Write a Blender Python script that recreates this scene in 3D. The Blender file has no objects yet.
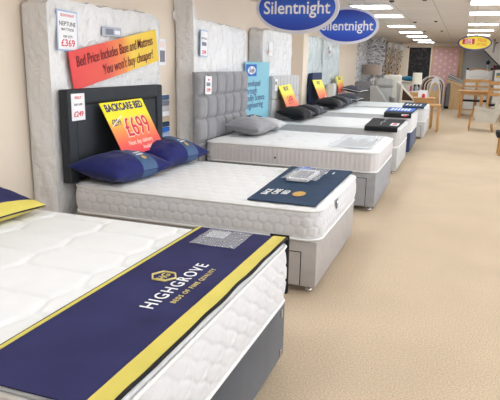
import bpy, bmesh, math, random
from mathutils import Vector, Matrix, noise
random.seed(7)
C = bpy.context.scene.collection
PI = math.pi

# ------------------------------------------------------------------ materials
def srgb(r, g, b):
    def f(c):
        c /= 255.0
        return c/12.92 if c <= .04045 else ((c+.055)/1.055)**2.4
    return (f(r), f(g), f(b), 1)

class NT:
    def __init__(s, name):
        s.m = bpy.data.materials.new(name); s.m.use_nodes = True
        s.t = s.m.node_tree; s.n = s.t.nodes; s.l = s.t.links
        s.b = s.n['Principled BSDF']; s.out = s.n['Material Output']
    def add(s, k, **kw):
        x = s.n.new(k)
        for a, v in kw.items():
            if a in x.inputs.keys(): x.inputs[a].default_value = v
            else: setattr(x, a, v)
        return x
    def link(s, a, b): s.l.new(a, b)

def fabric(name, col, rough=.85, scale=300, bump=.15, var=.06, vscale=6, sheen=0, metallic=0, dist=.002, spec=.3):
    t = NT(name)
    tc = t.add('ShaderNodeTexCoord')
    t.b.inputs['Roughness'].default_value = rough
    t.b.inputs['Metallic'].default_value = metallic
    t.b.inputs['Specular IOR Level'].default_value = spec
    if sheen: t.b.inputs['Sheen Weight'].default_value = sheen
    n1 = t.add('ShaderNodeTexNoise', Scale=vscale, Detail=4.0)
    t.link(tc.outputs['Object'], n1.inputs['Vector'])
    mr = t.add('ShaderNodeMapRange'); mr.inputs['To Min'].default_value = 1-var; mr.inputs['To Max'].default_value = 1+var
    mr.inputs['From Min'].default_value = .3; mr.inputs['From Max'].default_value = .7
    t.link(n1.outputs['Fac'], mr.inputs['Value'])
    vm = t.add('ShaderNodeVectorMath', operation='SCALE'); vm.inputs[0].default_value = col[:3]
    t.link(mr.outputs['Result'], vm.inputs['Scale'])
    t.link(vm.outputs[0], t.b.inputs['Base Color'])
    if bump:
        n2 = t.add('ShaderNodeTexNoise', Scale=scale, Detail=3.0)
        t.link(tc.outputs['Object'], n2.inputs['Vector'])
        bp = t.add('ShaderNodeBump', Strength=bump, Distance=dist)
        t.link(n2.outputs['Fac'], bp.inputs['Height']); t.link(bp.outputs['Normal'], t.b.inputs['Normal'])
    return t.m

def wood(name, c1, c2, rough=.45, axis=2):
    t = NT(name); tc = t.add('ShaderNodeTexCoord'); mp = t.add('ShaderNodeMapping')
    sc = [18, 18, 18]; sc[axis] = 1.5; mp.inputs['Scale'].default_value = sc
    t.link(tc.outputs['Object'], mp.inputs['Vector'])
    n = t.add('ShaderNodeTexNoise', Scale=2.0, Detail=5.0, Distortion=.6); t.link(mp.outputs[0], n.inputs['Vector'])
    r = t.add('ShaderNodeValToRGB'); r.color_ramp.elements[0].position = .3; r.color_ramp.elements[0].color = c1
    r.color_ramp.elements[1].position = .7; r.color_ramp.elements[1].color = c2
    t.link(n.outputs['Fac'], r.inputs[0]); t.link(r.outputs[0], t.b.inputs['Base Color'])
    t.b.inputs['Roughness'].default_value = rough
    return t.m

def gradient(name, stops, axis='X', scale=1.0, noise_amt=0, rough=.4):
    """printed colour gradient along an axis of the sheet (Generated 0..1)"""
    t = NT(name); tc = t.add('ShaderNodeTexCoord'); sp = t.add('ShaderNodeSeparateXYZ')
    t.link(tc.outputs['Generated'], sp.inputs[0])
    r = t.add('ShaderNodeValToRGB'); cr = r.color_ramp
    cr.elements[0].position = stops[0][0]; cr.elements[0].color = stops[0][1]
    cr.elements[1].position = stops[-1][0]; cr.elements[1].color = stops[-1][1]
    for p, c in stops[1:-1]:
        e = cr.elements.new(p); e.color = c
    t.link(sp.outputs[axis], r.inputs[0]); t.link(r.outputs[0], t.b.inputs['Base Color'])
    t.b.inputs['Roughness'].default_value = rough
    return t.m

def carpet_mat():
    t = NT('carpet'); tc = t.add('ShaderNodeTexCoord')
    a = t.add('ShaderNodeTexNoise', Scale=110.0, Detail=6.0, Roughness=.75); t.link(tc.outputs['Object'], a.inputs['Vector'])
    b = t.add('ShaderNodeTexNoise', Scale=1.3, Detail=5.0); t.link(tc.outputs['Object'], b.inputs['Vector'])
    r = t.add('ShaderNodeValToRGB'); r.color_ramp.elements[0].position = .28; r.color_ramp.elements[0].color = srgb(158, 138, 114)
    r.color_ramp.elements[1].position = .68; r.color_ramp.elements[1].color = srgb(220, 201, 177)
    t.link(a.outputs['Fac'], r.inputs[0])
    mr = t.add('ShaderNodeMapRange'); mr.inputs['From Min'].default_value = .3; mr.inputs['From Max'].default_value = .7
    mr.inputs['To Min'].default_value = .93; mr.inputs['To Max'].default_value = 1.05; t.link(b.outputs['Fac'], mr.inputs['Value'])
    vm = t.add('ShaderNodeVectorMath', operation='SCALE'); t.link(r.outputs[0], vm.inputs[0]); t.link(mr.outputs[0], vm.inputs['Scale'])
    t.link(vm.outputs[0], t.b.inputs['Base Color']); t.b.inputs['Roughness'].default_value = .95
    t.b.inputs['Specular IOR Level'].default_value = .1
    bp = t.add('ShaderNodeBump', Strength=.5, Distance=.004); t.link(a.outputs['Fac'], bp.inputs['Height']); t.link(bp.outputs[0], t.b.inputs['Normal'])
    return t.m

def ceiling_mat():
    t = NT('ceiling_tiles'); tc = t.add('ShaderNodeTexCoord'); mp = t.add('ShaderNodeMapping')
    mp.inputs['Location'].default_value = (.05, 0, 0)
    t.link(tc.outputs['Object'], mp.inputs['Vector'])
    br = t.add('ShaderNodeTexBrick'); br.offset = 0; br.squash = 1
    for k, v in (('Scale', 1.0), ('Mortar Size', .008), ('Mortar Smooth', .2), ('Brick Width', .6), ('Row Height', .6), ('Bias', 0.0)): br.inputs[k].default_value = v
    br.inputs['Color1'].default_value = srgb(226, 218, 210); br.inputs['Color2'].default_value = srgb(219, 211, 203)
    br.inputs['Mortar'].default_value = srgb(186, 176, 168)
    t.link(mp.outputs[0], br.inputs['Vector']); t.link(br.outputs['Color'], t.b.inputs['Base Color'])
    n = t.add('ShaderNodeTexNoise', Scale=90.0, Detail=3.0); t.link(tc.outputs['Object'], n.inputs['Vector'])
    bp = t.add('ShaderNodeBump', Strength=.25, Distance=.003); t.link(n.outputs['Fac'], bp.inputs['Height']); t.link(bp.outputs[0], t.b.inputs['Normal'])
    t.b.inputs['Roughness'].default_value = .9
    return t.m

def pattern_mat(name, base, marks, scale=(1, 1, 1), vor=8, lo=.45, hi=.6, rough=.7, kind='noise', randomness=1.0):
    """base colour with one or two families of printed marks"""
    t = NT(name); tc = t.add('ShaderNodeTexCoord'); mp = t.add('ShaderNodeMapping'); mp.inputs['Scale'].default_value = scale
    t.link(tc.outputs['Object'], mp.inputs['Vector'])
    prev = None
    for i, c in enumerate(marks):
        if kind == 'noise':
            n = t.add('ShaderNodeTexNoise', Scale=vor*(1+.6*i), Detail=3.0, Distortion=1.2)
            o = n.outputs['Fac']
        else:
            n = t.add('ShaderNodeTexVoronoi', Scale=vor*(1+.7*i), Randomness=randomness); o = n.outputs['Distance']
        if i:
            mp2 = t.add('ShaderNodeMapping'); mp2.inputs['Location'].default_value = (3.1*i, 1.7*i, 5*i)
            t.link(mp.outputs[0], mp2.inputs['Vector']); t.link(mp2.outputs[0], n.inputs['Vector'])
        else: t.link(mp.outputs[0], n.inputs['Vector'])
        mr = t.add('ShaderNodeMapRange'); mr.inputs['From Min'].default_value = lo; mr.inputs['From Max'].default_value = hi
        t.link(o, mr.inputs['Value'])
        mx = t.add('ShaderNodeMix', data_type='RGBA')
        t.link(mr.outputs[0], mx.inputs['Factor'])
        if prev is None: mx.inputs[6].default_value = base
        else: t.link(prev, mx.inputs[6])
        mx.inputs[7].default_value = c
        prev = mx.outputs[2]
    t.link(prev, t.b.inputs['Base Color']); t.b.inputs['Roughness'].default_value = rough
    return t.m

def plastic_mat(name='clear_plastic', alpha=.3, col=(.95, .96, .98, 1), rough=.12, bs=9, bstr=.8):
    t = NT(name); tc = t.add('ShaderNodeTexCoord')
    t.b.inputs['Base Color'].default_value = col; t.b.inputs['Roughness'].default_value = rough
    t.b.inputs['Specular IOR Level'].default_value = .8
    n = t.add('ShaderNodeTexNoise', Scale=bs, Detail=6.0, Distortion=1.5, Roughness=.6); t.link(tc.outputs['Object'], n.inputs['Vector'])
    bp = t.add('ShaderNodeBump', Strength=bstr, Distance=.03); t.link(n.outputs['Fac'], bp.inputs['Height']); t.link(bp.outputs[0], t.b.inputs['Normal'])
    tr = t.add('ShaderNodeBsdfTransparent'); mx = t.add('ShaderNodeMixShader')
    lw = t.add('ShaderNodeLayerWeight', Blend=.35); t.link(bp.outputs[0], lw.inputs['Normal'])
    mr = t.add('ShaderNodeMapRange'); mr.inputs['To Min'].default_value = alpha; mr.inputs['To Max'].default_value = min(1, alpha+.5)
    t.link(lw.outputs['Fresnel'], mr.inputs['Value'])
    t.link(mr.outputs[0], mx.inputs[0]); t.link(tr.outputs[0], mx.inputs[1]); t.link(t.b.outputs[0], mx.inputs[2])
    t.link(mx.outputs[0], t.out.inputs['Surface'])
    return t.m

def flat(name, col, rough=.5, metallic=0, emit=0):
    t = NT(name); t.b.inputs['Base Color'].default_value = col; t.b.inputs['Roughness'].default_value = rough
    t.b.inputs['Metallic'].default_value = metallic
    if emit:
        t.b.inputs['Emission Color'].default_value = col; t.b.inputs['Emission Strength'].default_value = emit
    n = t.add('ShaderNodeTexNoise', Scale=40.0); tc = t.add('ShaderNodeTexCoord'); t.link(tc.outputs['Object'], n.inputs['Vector'])
    mr = t.add('ShaderNodeMapRange'); mr.inputs['To Min'].default_value = max(0, rough-.06); mr.inputs['To Max'].default_value = min(1, rough+.06)
    t.link(n.outputs['Fac'], mr.inputs['Value']); t.link(mr.outputs[0], t.b.inputs['Roughness'])
    return t.m

M = {}
M['wall'] = fabric('wall_paint', srgb(235, 221, 205), .85, 60, .12, .015, 2, dist=.003)
M['wall_grey'] = fabric('grey_wall_paint', srgb(196, 194, 196), .85, 60, .1, .02, 2)
M['carpet'] = carpet_mat(); M['ceiling'] = ceiling_mat()
M['white_fab'] = fabric('white_knit_fabric', srgb(226, 226, 227), .8, 260, .2, .02, 9)
M['white_side'] = fabric('white_border_fabric', srgb(214, 214, 218), .8, 260, .2, .02, 9)
M['silver_side'] = fabric('silver_border_fabric', srgb(206, 203, 206), .75, 260, .2, .03, 9)
M['cool_white'] = fabric('cool_white_fabric', srgb(226, 230, 232), .8, 260, .2, .02, 9)
M['piping'] = fabric('piping_fabric', srgb(226, 226, 226), .6, 200, .1, .02)
M['grey_fab'] = fabric('grey_woven_fabric', srgb(156, 156, 160), .9, 220, .4, .07, 14)
M['grey_warm'] = fabric('warm_grey_woven_fabric', srgb(174, 168, 166), .9, 220, .4, .05, 12)
M['lgrey_fab'] = fabric('light_grey_woven_fabric', srgb(192, 191, 192), .9, 220, .35, .05, 12)
M['plush_grey'] = fabric('grey_plush', srgb(140, 139, 143), .8, 120, .35, .1, 9, sheen=.3)
M['char_fab'] = fabric('charcoal_velvet', srgb(66, 70, 80), .8, 200, .3, .16, 7, sheen=.2)
M['dark_leather'] = fabric('dark_grey_faux_suede', srgb(52, 56, 62), .7, 240, .3, .08, 10)
M['navy_fab'] = fabric('navy_velvet', srgb(40, 56, 92), .8, 200, .3, .1, 8, sheen=.2)
M['royal'] = fabric('royal_blue_velvet', srgb(17, 26, 92), .75, 160, .3, .25, 9, sheen=.08)
M['slate'] = fabric('slate_blue_satin', srgb(66, 92, 128), .55, 200, .1, .05)
M['indigo'] = fabric('indigo_banner_cloth', srgb(46, 46, 86), .8, 240, .25, .16, 5, spec=.15)
M['petrol'] = fabric('petrol_blue_cloth', srgb(42, 62, 88), .8, 240, .2, .07, 6)
M['yellow_fab'] = fabric('gold_yellow_trim', srgb(208, 192, 92), .6, 240, .15, .06, 8)
M['black_fab'] = fabric('black_cloth', srgb(20, 20, 24), .75, 200, .2, .2, 12)
M['dgrey_fab'] = fabric('dark_grey_cloth', srgb(74, 74, 86), .7, 200, .2, .08, 12)
M['mgrey_fab'] = fabric('mid_grey_satin', srgb(120, 120, 130), .6, 200, .1, .05)
M['blue_fab'] = fabric('bright_blue_cloth', srgb(40, 104, 200), .6, 200, .1, .05)
M['pgold'] = flat('pale_gold_ink', srgb(214, 196, 120), .5)
M['gold'] = flat('gold_thread', srgb(214, 170, 80), .4, .3)
M['white_ink'] = flat('white_ink', srgb(245, 245, 245), .5)
M['navy_ink'] = flat('navy_ink', srgb(34, 34, 110), .5)
M['black_ink'] = flat('black_ink', srgb(40, 34, 40), .5)
M['red_ink'] = flat('red_ink', srgb(214, 40, 56), .5)
M['dred_ink'] = flat('dark_red_ink', srgb(112, 22, 36), .5)
M['pale_ink'] = flat('pale_pink_ink', srgb(250, 215, 200), .5)
M['card'] = flat('white_card', srgb(240, 240, 244), .45)
M['card_blue'] = flat('pale_blue_card', srgb(170, 190, 222), .45)
M['silver_foil'] = flat('silver_foil_label', srgb(176, 180, 190), .3, .4)
M['grey_print'] = flat('grey_print', srgb(120, 124, 140), .4)
M['yellow'] = flat('yellow_print', srgb(245, 225, 40), .4)
M['orange'] = flat('orange_print', srgb(240, 150, 40), .4)
M['chrome'] = flat('chrome', srgb(220, 220, 222), .2, .9)
M['black_plastic'] = flat('black_plastic', srgb(18, 18, 20), .4)
M['wrap'] = plastic_mat('crinkled_clear_plastic', .86, srgb(250, 250, 252), .10, 8, .85)
M['wrapbody'] = fabric('bright_white_mattress_cloth', srgb(246, 246, 247), .8, 260, .2, .02, 9)
M['wrap_blue'] = plastic_mat('bluish_clear_plastic', .86, srgb(226, 238, 242), .10, 8, .85)
M['sleeve'] = plastic_mat('thin_clear_sleeve', .18, (.95, .95, .97, 1), .15, 14, .5)
M['oak'] = wood('oak', srgb(168, 116, 62), srgb(206, 158, 98), .45)
M['oak_x'] = wood('oak_lengthwise', srgb(172, 122, 70), srgb(212, 166, 108), .45, 0)
M['pine'] = wood('pale_pine', srgb(204, 166, 118), srgb(226, 192, 146), .5)
M['birdpaper'] = pattern_mat('grey_leaf_wallpaper', srgb(196, 196, 202), [srgb(104, 104, 112), srgb(236, 236, 240)], (1, 1, 2.1), 7.5, .51, .56)
M['blackpaper'] = pattern_mat('black_floral_wallpaper', srgb(26, 22, 26), [srgb(84, 60, 62), srgb(66, 76, 78)], (1, 1, 1), 7, .56, .68)
M['pinkpaper'] = flat('pink_wallpaper', srgb(222, 174, 172), .7)
M['pinkstar'] = flat('pale_motif_ink', srgb(240, 222, 214), .7)
M['teal'] = fabric('teal_cloth', srgb(40, 110, 140), .8)
M['cream'] = fabric('cream_cloth', srgb(226, 222, 212), .85, 200, .2, .04)
M['stone'] = fabric('stone_linen', srgb(190, 184, 172), .9, 260, .3, .05)
M['maroon'] = fabric('maroon_carpet', srgb(98, 36, 46), .95, 120, .5, .1)
M['beige_c'] = fabric('beige_carpet', srgb(196, 176, 150), .95, 120, .5, .08)
M['brown_c'] = fabric('brown_carpet', srgb(92, 66, 52), .95, 120, .5, .1)
M['shade'] = fabric('taupe_shade_cloth', srgb(178, 160, 148), .8, 200, .1, .04)
M['lampwhite'] = fabric('ivory_shade_cloth', srgb(236, 232, 220), .8, 200, .1, .02)
M['magenta'] = flat('magenta_card', srgb(170, 50, 110), .5)
M['diffuser'] = flat('lit_diffuser', (.90, .965, 1, 1), .4, 0, 12.0)
M['metal_white'] = flat('white_metal', srgb(232, 230, 228), .4)

# ------------------------------------------------------------------ mesh builder
class MB:
    def __init__(s): s.v = []; s.f = []
    def addbm(s, bm, mtx=None):
        if mtx is not None: bm.transform(mtx)
        o = len(s.v); bm.verts.ensure_lookup_table()
        s.v += [tuple(v.co) for v in bm.verts]
        for i, v in enumerate(bm.verts): v.index = i
        s.f += [tuple(o+v.index for v in f.verts) for f in bm.faces]
        bm.free(); return s
    def box(s, x0, x1, y0, y1, z0, z1, r=0, seg=2, mtx=None):
        bm = bmesh.new(); bmesh.ops.create_cube(bm, size=1)
        for v in bm.verts: v.co = Vector(((x0+x1)/2+v.co.x*(x1-x0), (y0+y1)/2+v.co.y*(y1-y0), (z0+z1)/2+v.co.z*(z1-z0)))
        if r: bmesh.ops.bevel(bm, geom=bm.edges[:], offset=r, segments=seg, profile=.5, affect='EDGES')
        return s.addbm(bm, mtx)
    def grid(s, fn, n, m, closed_u=False, flip=False):
        o = len(s.v)
        for i in range(n+1 if not closed_u else n):
            for j in range(m+1): s.v.append(tuple(fn(i/n, j/m)))
        for i in range(n):
            i2 = (i+1) % n if closed_u else i+1
            for j in range(m):
                q = (o+i*(m+1)+j, o+i2*(m+1)+j, o+i2*(m+1)+j+1, o+i*(m+1)+j+1)
                s.f.append(q[::-1] if flip else q)
        return s
    def tube(s, pts, r, n=8, closed=False, taper=None):
        pts = [Vector(p) for p in pts]; o = len(s.v); N = len(pts)
        up = Vector((0, 0, 1))
        for i, p in enumerate(pts):
            if closed: t = pts[(i+1) % N]-pts[i-1]
            else: t = pts[min(i+1, N-1)]-pts[max(i-1, 0)]
            t.normalize(); a = t.cross(up if abs(t.z) < .9 else Vector((0, 1, 0))).normalized(); b = t.cross(a)
            rr = r if taper is None else r+(taper-r)*i/(N-1)
            for k in range(n):
                an = 2*PI*k/n; s.v.append(tuple(p+a*math.cos(an)*rr+b*math.sin(an)*rr))
        for i in range(N if closed else N-1):
            i2 = (i+1) % N
            for k in range(n): s.f.append((o+i*n+k, o+i*n+(k+1) % n, o+i2*n+(k+1) % n, o+i2*n+k))
        if not closed:
            s.f.append(tuple(o+k for k in range(n))[::-1]); s.f.append(tuple(o+(N-1)*n+k for k in range(n)))
        return s
    def lathe(s, prof, n=20, c=(0, 0, 0)):
        o = len(s.v); m = len(prof)
        for k in range(n):
            a = 2*PI*k/n
            for r, z in prof: s.v.append((c[0]+r*math.cos(a), c[1]+r*math.sin(a), c[2]+z))
        for k in range(n):
            k2 = (k+1) % n
            for j in range(m-1): s.f.append((o+k*m+j, o+k2*m+j, o+k2*m+j+1, o+k*m+j+1))
        s.f.append(tuple(o+k*m for k in range(n))[::-1]); s.f.append(tuple(o+k*m+m-1 for k in range(n)))
        return s
    def prism(s, poly, a0, a1, axis='y'):
        o = len(s.v); n = len(poly)
        for a in (a0, a1):
            for p, q in poly:
                s.v.append({'x': (a, p, q), 'y': (p, a, q), 'z': (p, q, a)}[axis])
        s.f.append(tuple(range(o, o+n))); s.f.append(tuple(range(o+n, o+2*n))[::-1])
        for i in range(n):
            j = (i+1) % n; s.f.append((o+i, o+n+i, o+n+j, o+j))
        return s
    def build(s, name, mat, parent=None, smooth=False, fix=True, mtx=None):
        me = bpy.data.meshes.new(name); me.from_pydata(s.v, [], s.f)
        if fix or mtx:
            bm = bmesh.new(); bm.from_mesh(me)
            if fix: bmesh.ops.recalc_face_normals(bm, faces=bm.faces[:])
            if mtx: bm.transform(mtx)
            bm.to_mesh(me); bm.free()
        me.materials.append(M[mat] if isinstance(mat, str) else mat)
        if smooth:
            for p in me.polygons: p.use_smooth = True
        o = bpy.data.objects.new(name, me); C.objects.link(o)
        if parent: o.parent = parent
        if smooth == 'auto':
            me.set_sharp_from_angle(angle=math.radians(35))
        return o

def thing(name, label, cat, loc=(0, 0, 0), group=None, rot=None, basis=None):
    o = bpy.data.objects.new(name, None); C.objects.link(o); o.empty_display_size = .1
    if basis is not None:
        X, Y, Z = basis; m = Matrix((X, Y, Z)).transposed().to_4x4(); m.translation = Vector(loc); o.matrix_world = m
    else:
        o.location = loc
        if rot: o.rotation_euler = rot
    o['label'] = label; o['category'] = cat
    if group: o['group'] = group
    return o
def tag(o, label, cat, group=None):
    o['label'] = label; o['category'] = cat
    if group: o['group'] = group
    return o
def struct(mb, name, mat): o = mb.build(name, mat); o['kind'] = 'structure'; return o

def text(parent, body, size, x, y, mat, z=.001, bold=0, sx=1, shear=0, align='LEFT', name='lettering', th=.0006, mtx=None, rotz=0, vcenter=False, sp=1.0):
    cu = bpy.data.curves.new('t', 'FONT'); cu.body = body; cu.size = size; cu.offset = bold*size; cu.shear = shear; cu.space_character = sp
    cu.align_x = align; cu.extrude = th; cu.resolution_u = 3
    if vcenter: cu.align_y = 'CENTER'
    ob = bpy.data.objects.new('t', cu); C.objects.link(ob)
    bpy.context.view_layer.update()
    dg = bpy.context.evaluated_depsgraph_get(); me = bpy.data.meshes.new_from_object(ob.evaluated_get(dg))
    me.name = name
    bpy.data.objects.remove(ob); bpy.data.curves.remove(cu)
    T = Matrix.Translation((x, y, z)) @ Matrix.Rotation(rotz, 4, 'Z') @ Matrix.Diagonal((sx, 1, 1, 1))
    if mtx is not None: T = mtx @ T
    me.transform(T); me.materials.clear(); me.materials.append(M[mat])
    o = bpy.data.objects.new(name, me); C.objects.link(o); o.parent = parent
    return o

WALLB = (Vector((0, 1, 0)), Vector((0, 0, 1)), Vector((1, 0, 0)))      # things that face +x
FRONTB = (Vector((1, 0, 0)), Vector((0, 0, 1)), Vector((0, -1, 0)))    # things that face -y

# ------------------------------------------------------------------ camera
cd = bpy.data.cameras.new('camera'); cam = bpy.data.objects.new('camera', cd); C.objects.link(cam)
r = Vector((0.93827691, 0.34531526, 0.01984464)); u = Vector((-0.09916898, 0.2136062, 0.9718734)); f = Vector((-0.33136377, 0.91385435, -0.23466633))
mw = Matrix((r, u, -f)).transposed().to_4x4(); mw.translation = Vector((2.85091254, -3.49016543, 1.50806485)); cam.matrix_world = mw
cd.sensor_fit = 'HORIZONTAL'; cd.sensor_width = 36; cd.lens = 567.6/500*36; cd.clip_start = .05; cd.clip_end = 100
bpy.context.scene.camera = cam

# ------------------------------------------------------------------ setting
XL, XR, Y0, Y1, H = -.2, 6.6, -6.0, 20.3, 2.4
struct(MB().box(XL-.1, XR+.1, Y0-.1, Y1+.1, -.1, 0), 'floor', 'carpet')
struct(MB().box(XL-.1, XR+.1, Y0-.1, Y1+.1, H, H+.1), 'ceiling', 'ceiling')
struct(MB().box(XL-.1, XL, Y0, Y1, 0, H), 'wall_left', 'wall')
struct(MB().box(XR, XR+.1, Y0, Y1, 0, .5).box(XR, XR+.1, Y0, Y1, 2.2, H).box(XR, XR+.1, 12, Y1, .5, 2.2).box(XR, XR+.1, Y0, -5, .5, 2.2), 'wall_right', 'wall')
M['glass'] = plastic_mat('window_glass', .03, (1, 1, 1, 1), .02, 1, .01)
for i in range(5):  # unseen glazing, added so side light brightens the left wall and foot ends
    a = -5+i*3.4
    o = struct(MB().box(XR+.04, XR+.05, a+.05, a+3.35, .55, 2.15), 'window_%d' % (i+1), 'glass')
    m = MB().box(XR, XR+.1, a, a+.05, .5, 2.2).box(XR, XR+.1, a+3.35, a+3.4, .5, 2.2).box(XR, XR+.1, a+.05, a+3.35, .5, .55).box(XR, XR+.1, a+.05, a+3.35, 2.15, 2.2)
    m.build('window_frame', 'metal_white', o)
struct(MB().box(XL-.1, XR+.1, Y1, Y1+.1, 0, H), 'wall_back', 'wall_grey')
struct(MB().box(XL-.1, XR+.1, Y0-.1, Y0, 0, H), 'wall_front', 'wall')
struct(MB().box(XL, .055, 6.93, 7.28, 0, H, .004), 'trim_1', 'wall')           # nib pillar between the headboards
struct(MB().box(XL, .36, 16.0, 16.12, 0, H), 'wall_partition', 'birdpaper')
struct(MB().box(XL, XL+.012, 14.0, 16.0, 0, H), 'trim_2', 'birdpaper')
struct(MB().box(.5, 2.75, 20.12, 20.3, 2.27, H), 'trim_3', 'wall')              # bulkhead over the wallpaper displays
struct(MB().box(2.66, 2.76, 20.2, 20.3, 0, 2.28), 'trim_4', 'pine')
struct(MB().prism([(3.12, H), (5.6, -.0), (6.2, 0), (6.2, H)], 18.0, 19.0, 'y'), 'wall_stair', 'metal_white')
struct(MB().tube([(3.12, 17.985, H-.03), (5.55, 17.985, .05)], .02, 6), 'trim_5', 'char_fab')

# wallpaper panels on the back wall
def wallpanel(name, label, mat, x0, x1, z0, z1, frame=None):
    t = thing(name, label, 'wallpaper panel', (x0, 20.2, z0), basis=FRONTB)
    MB().box(0, x1-x0, 0, z1-z0, -.08, 0, .004).build('panel', mat, t)
    if frame:
        m = MB(); w = x1-x0; h = z1-z0
        for a in ((-.05, 0, -.05, h+.05), (w, w+.05, -.05, h+.05), (0, w, h, h+.05)): m.box(a[0], a[1], a[2], a[3], -.09, .015, .004)
        m.build('frame', frame, t)
    return t
wallpanel('wallpaper_display', 'black floral wallpaper panel on the far wall', 'blackpaper', .66, 1.58, .05, 2.22, 'wall')
pk = wallpanel('wallpaper_display', 'pink wallpaper panel with pale star motifs on the far wall', 'pinkpaper', 1.68, 2.6, .05, 2.2, 'pine')
m = MB()
for i in range(5):
    for j in range(9):
        cx = .1+i*.18; cy = 2.05-j*.24-(.12 if i % 2 else 0)
        if cy < .05: continue
        m.prism([(cx+(.055 if k % 2 == 0 else .022)*math.cos(k*PI/8), cy+(.055 if k % 2 == 0 else .022)*math.sin(k*PI/8)) for k in range(16)], -.001, .0015, 'z')
pm = [c for c in pk.children if c.name.startswith('panel')][0].data
bm = bmesh.new(); bm.from_mesh(pm); vs = [bm.verts.new(v) for v in m.v]
for fc in m.f: bm.faces.new([vs[i] for i in fc]).material_index = 1
bmesh.ops.recalc_face_normals(bm, faces=bm.faces[:]); bm.to_mesh(pm); bm.free(); pm.materials.append(M['pinkstar'])

# ------------------------------------------------------------------ ceiling lights
def light(x0, yfar, label, group):
    t = thing('ceiling_light', label, 'ceiling light', (x0, yfar-.6, H-.03), group)
    m = MB()
    for a in ((0, .6, 0, .02), (0, .6, .58, .6), (0, .02, .02, .58), (.58, .6, .02, .58)): m.box(a[0], a[1], a[2], a[3], 0, .03)
    m.build('frame', 'metal_white', t)
    MB().box(.02, .58, .02, .58, .008, .028).build('diffuser', 'diffuser', t)
ordn = ['nearest', 'second nearest', 'third', 'fourth', 'fifth', 'sixth', 'seventh', 'eighth']
for i, y in enumerate((6.0, 7.7, 10.5, 12.9, 15.0, 17.3, 19.4)):
    light(1.13, y, 'square lit ceiling panel, %s in the row left of the aisle' % ordn[i], 'ceiling lights left of the aisle')
for i, y in enumerate((5.6, 7.3, 9.95, 12.1, 14.2)):
    light(2.83, y, 'square lit ceiling panel, %s in the row right of the aisle' % ordn[i], 'ceiling lights right of the aisle')
for x, ys in ((1.13, (3.3, .9, -1.5, -3.9)), (2.83, (3.2, .8, -1.6, -4.0, 16.4, 18.6)), (4.6, (-4, -1.6, .8, 3.2, 5.4)), (5.4, (8, 10.4, 12.8, 15.2))):
    for y in ys: light(x, y, 'square lit ceiling panel outside the photographed part of the ceiling', 'ceiling lights out of view')
for i, (x, y) in enumerate(((1.80, 5.1), (1.80, 9.2), (1.80, 12.4), (2.25, 5.0), (2.22, 9.0), (2.22, 12.3))):
    o = MB().box(-.03, .03, -.04, .04, -.02, 0, .004).build('ceiling_clip', 'black_plastic'); o.location = (x, y, H)
    tag(o, 'small black ceiling hook clip, %s' % ('beside the left light row, ' + ordn[i] if i < 3 else 'on the bare tiles mid ceiling, ' + ordn[i-3]), 'ceiling hook', 'black ceiling clips')

# ------------------------------------------------------------------ mattresses
def rr_point(L, W, r, s):
    """point + normal on a rounded rectangle [0,L]x[0,W]; s in 0..1 of its perimeter, starting at near-head corner going +x"""
    segs = [('l', (r, 0), (L-r, 0), (0, -1)), ('a', (L-r, r), -PI/2), ('l', (L, r), (L, W-r), (1, 0)), ('a', (L-r, W-r), 0),
            ('l', (L-r, W), (r, W), (0, 1)), ('a', (r, W-r), PI/2), ('l', (0, W-r), (0, r), (-1, 0)), ('a', (r, r), PI)]
    ln = [math.dist(g[1], g[2]) if g[0] == 'l' else r*PI/2 for g in segs]; tot = sum(ln); d = (s % 1)*tot
    for g, q in zip(segs, ln):
        if d <= q or g is segs[-1]:
            t = d/q
            if g[0] == 'l': return (g[1][0]+(g[2][0]-g[1][0])*t, g[1][1]+(g[2][1]-g[1][1])*t, g[3][0], g[3][1])
            a = g[2]+t*PI/2; return (g[1][0]+r*math.cos(a), g[1][1]+r*math.sin(a), math.cos(a), math.sin(a))
        d -= q

def hexline(a, b, sa, sb, w):
    """quilt line height: 1 on the edges of a hexagonal lattice"""
    a /= sa; b /= sb*1.1547*.75*1.0
    best = []
    jb = round(b)
    for j in (jb-1, jb, jb+1):
        off = .5 if j % 2 else 0
        i0 = round(a-off)
        for i in (i0-1, i0, i0+1):
            best.append(math.hypot((a-i-off)*sa, (b-j)*sb*.866))
    best.sort(); e = (best[1]-best[0])
    return math.exp(-(e/w)**2)

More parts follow.
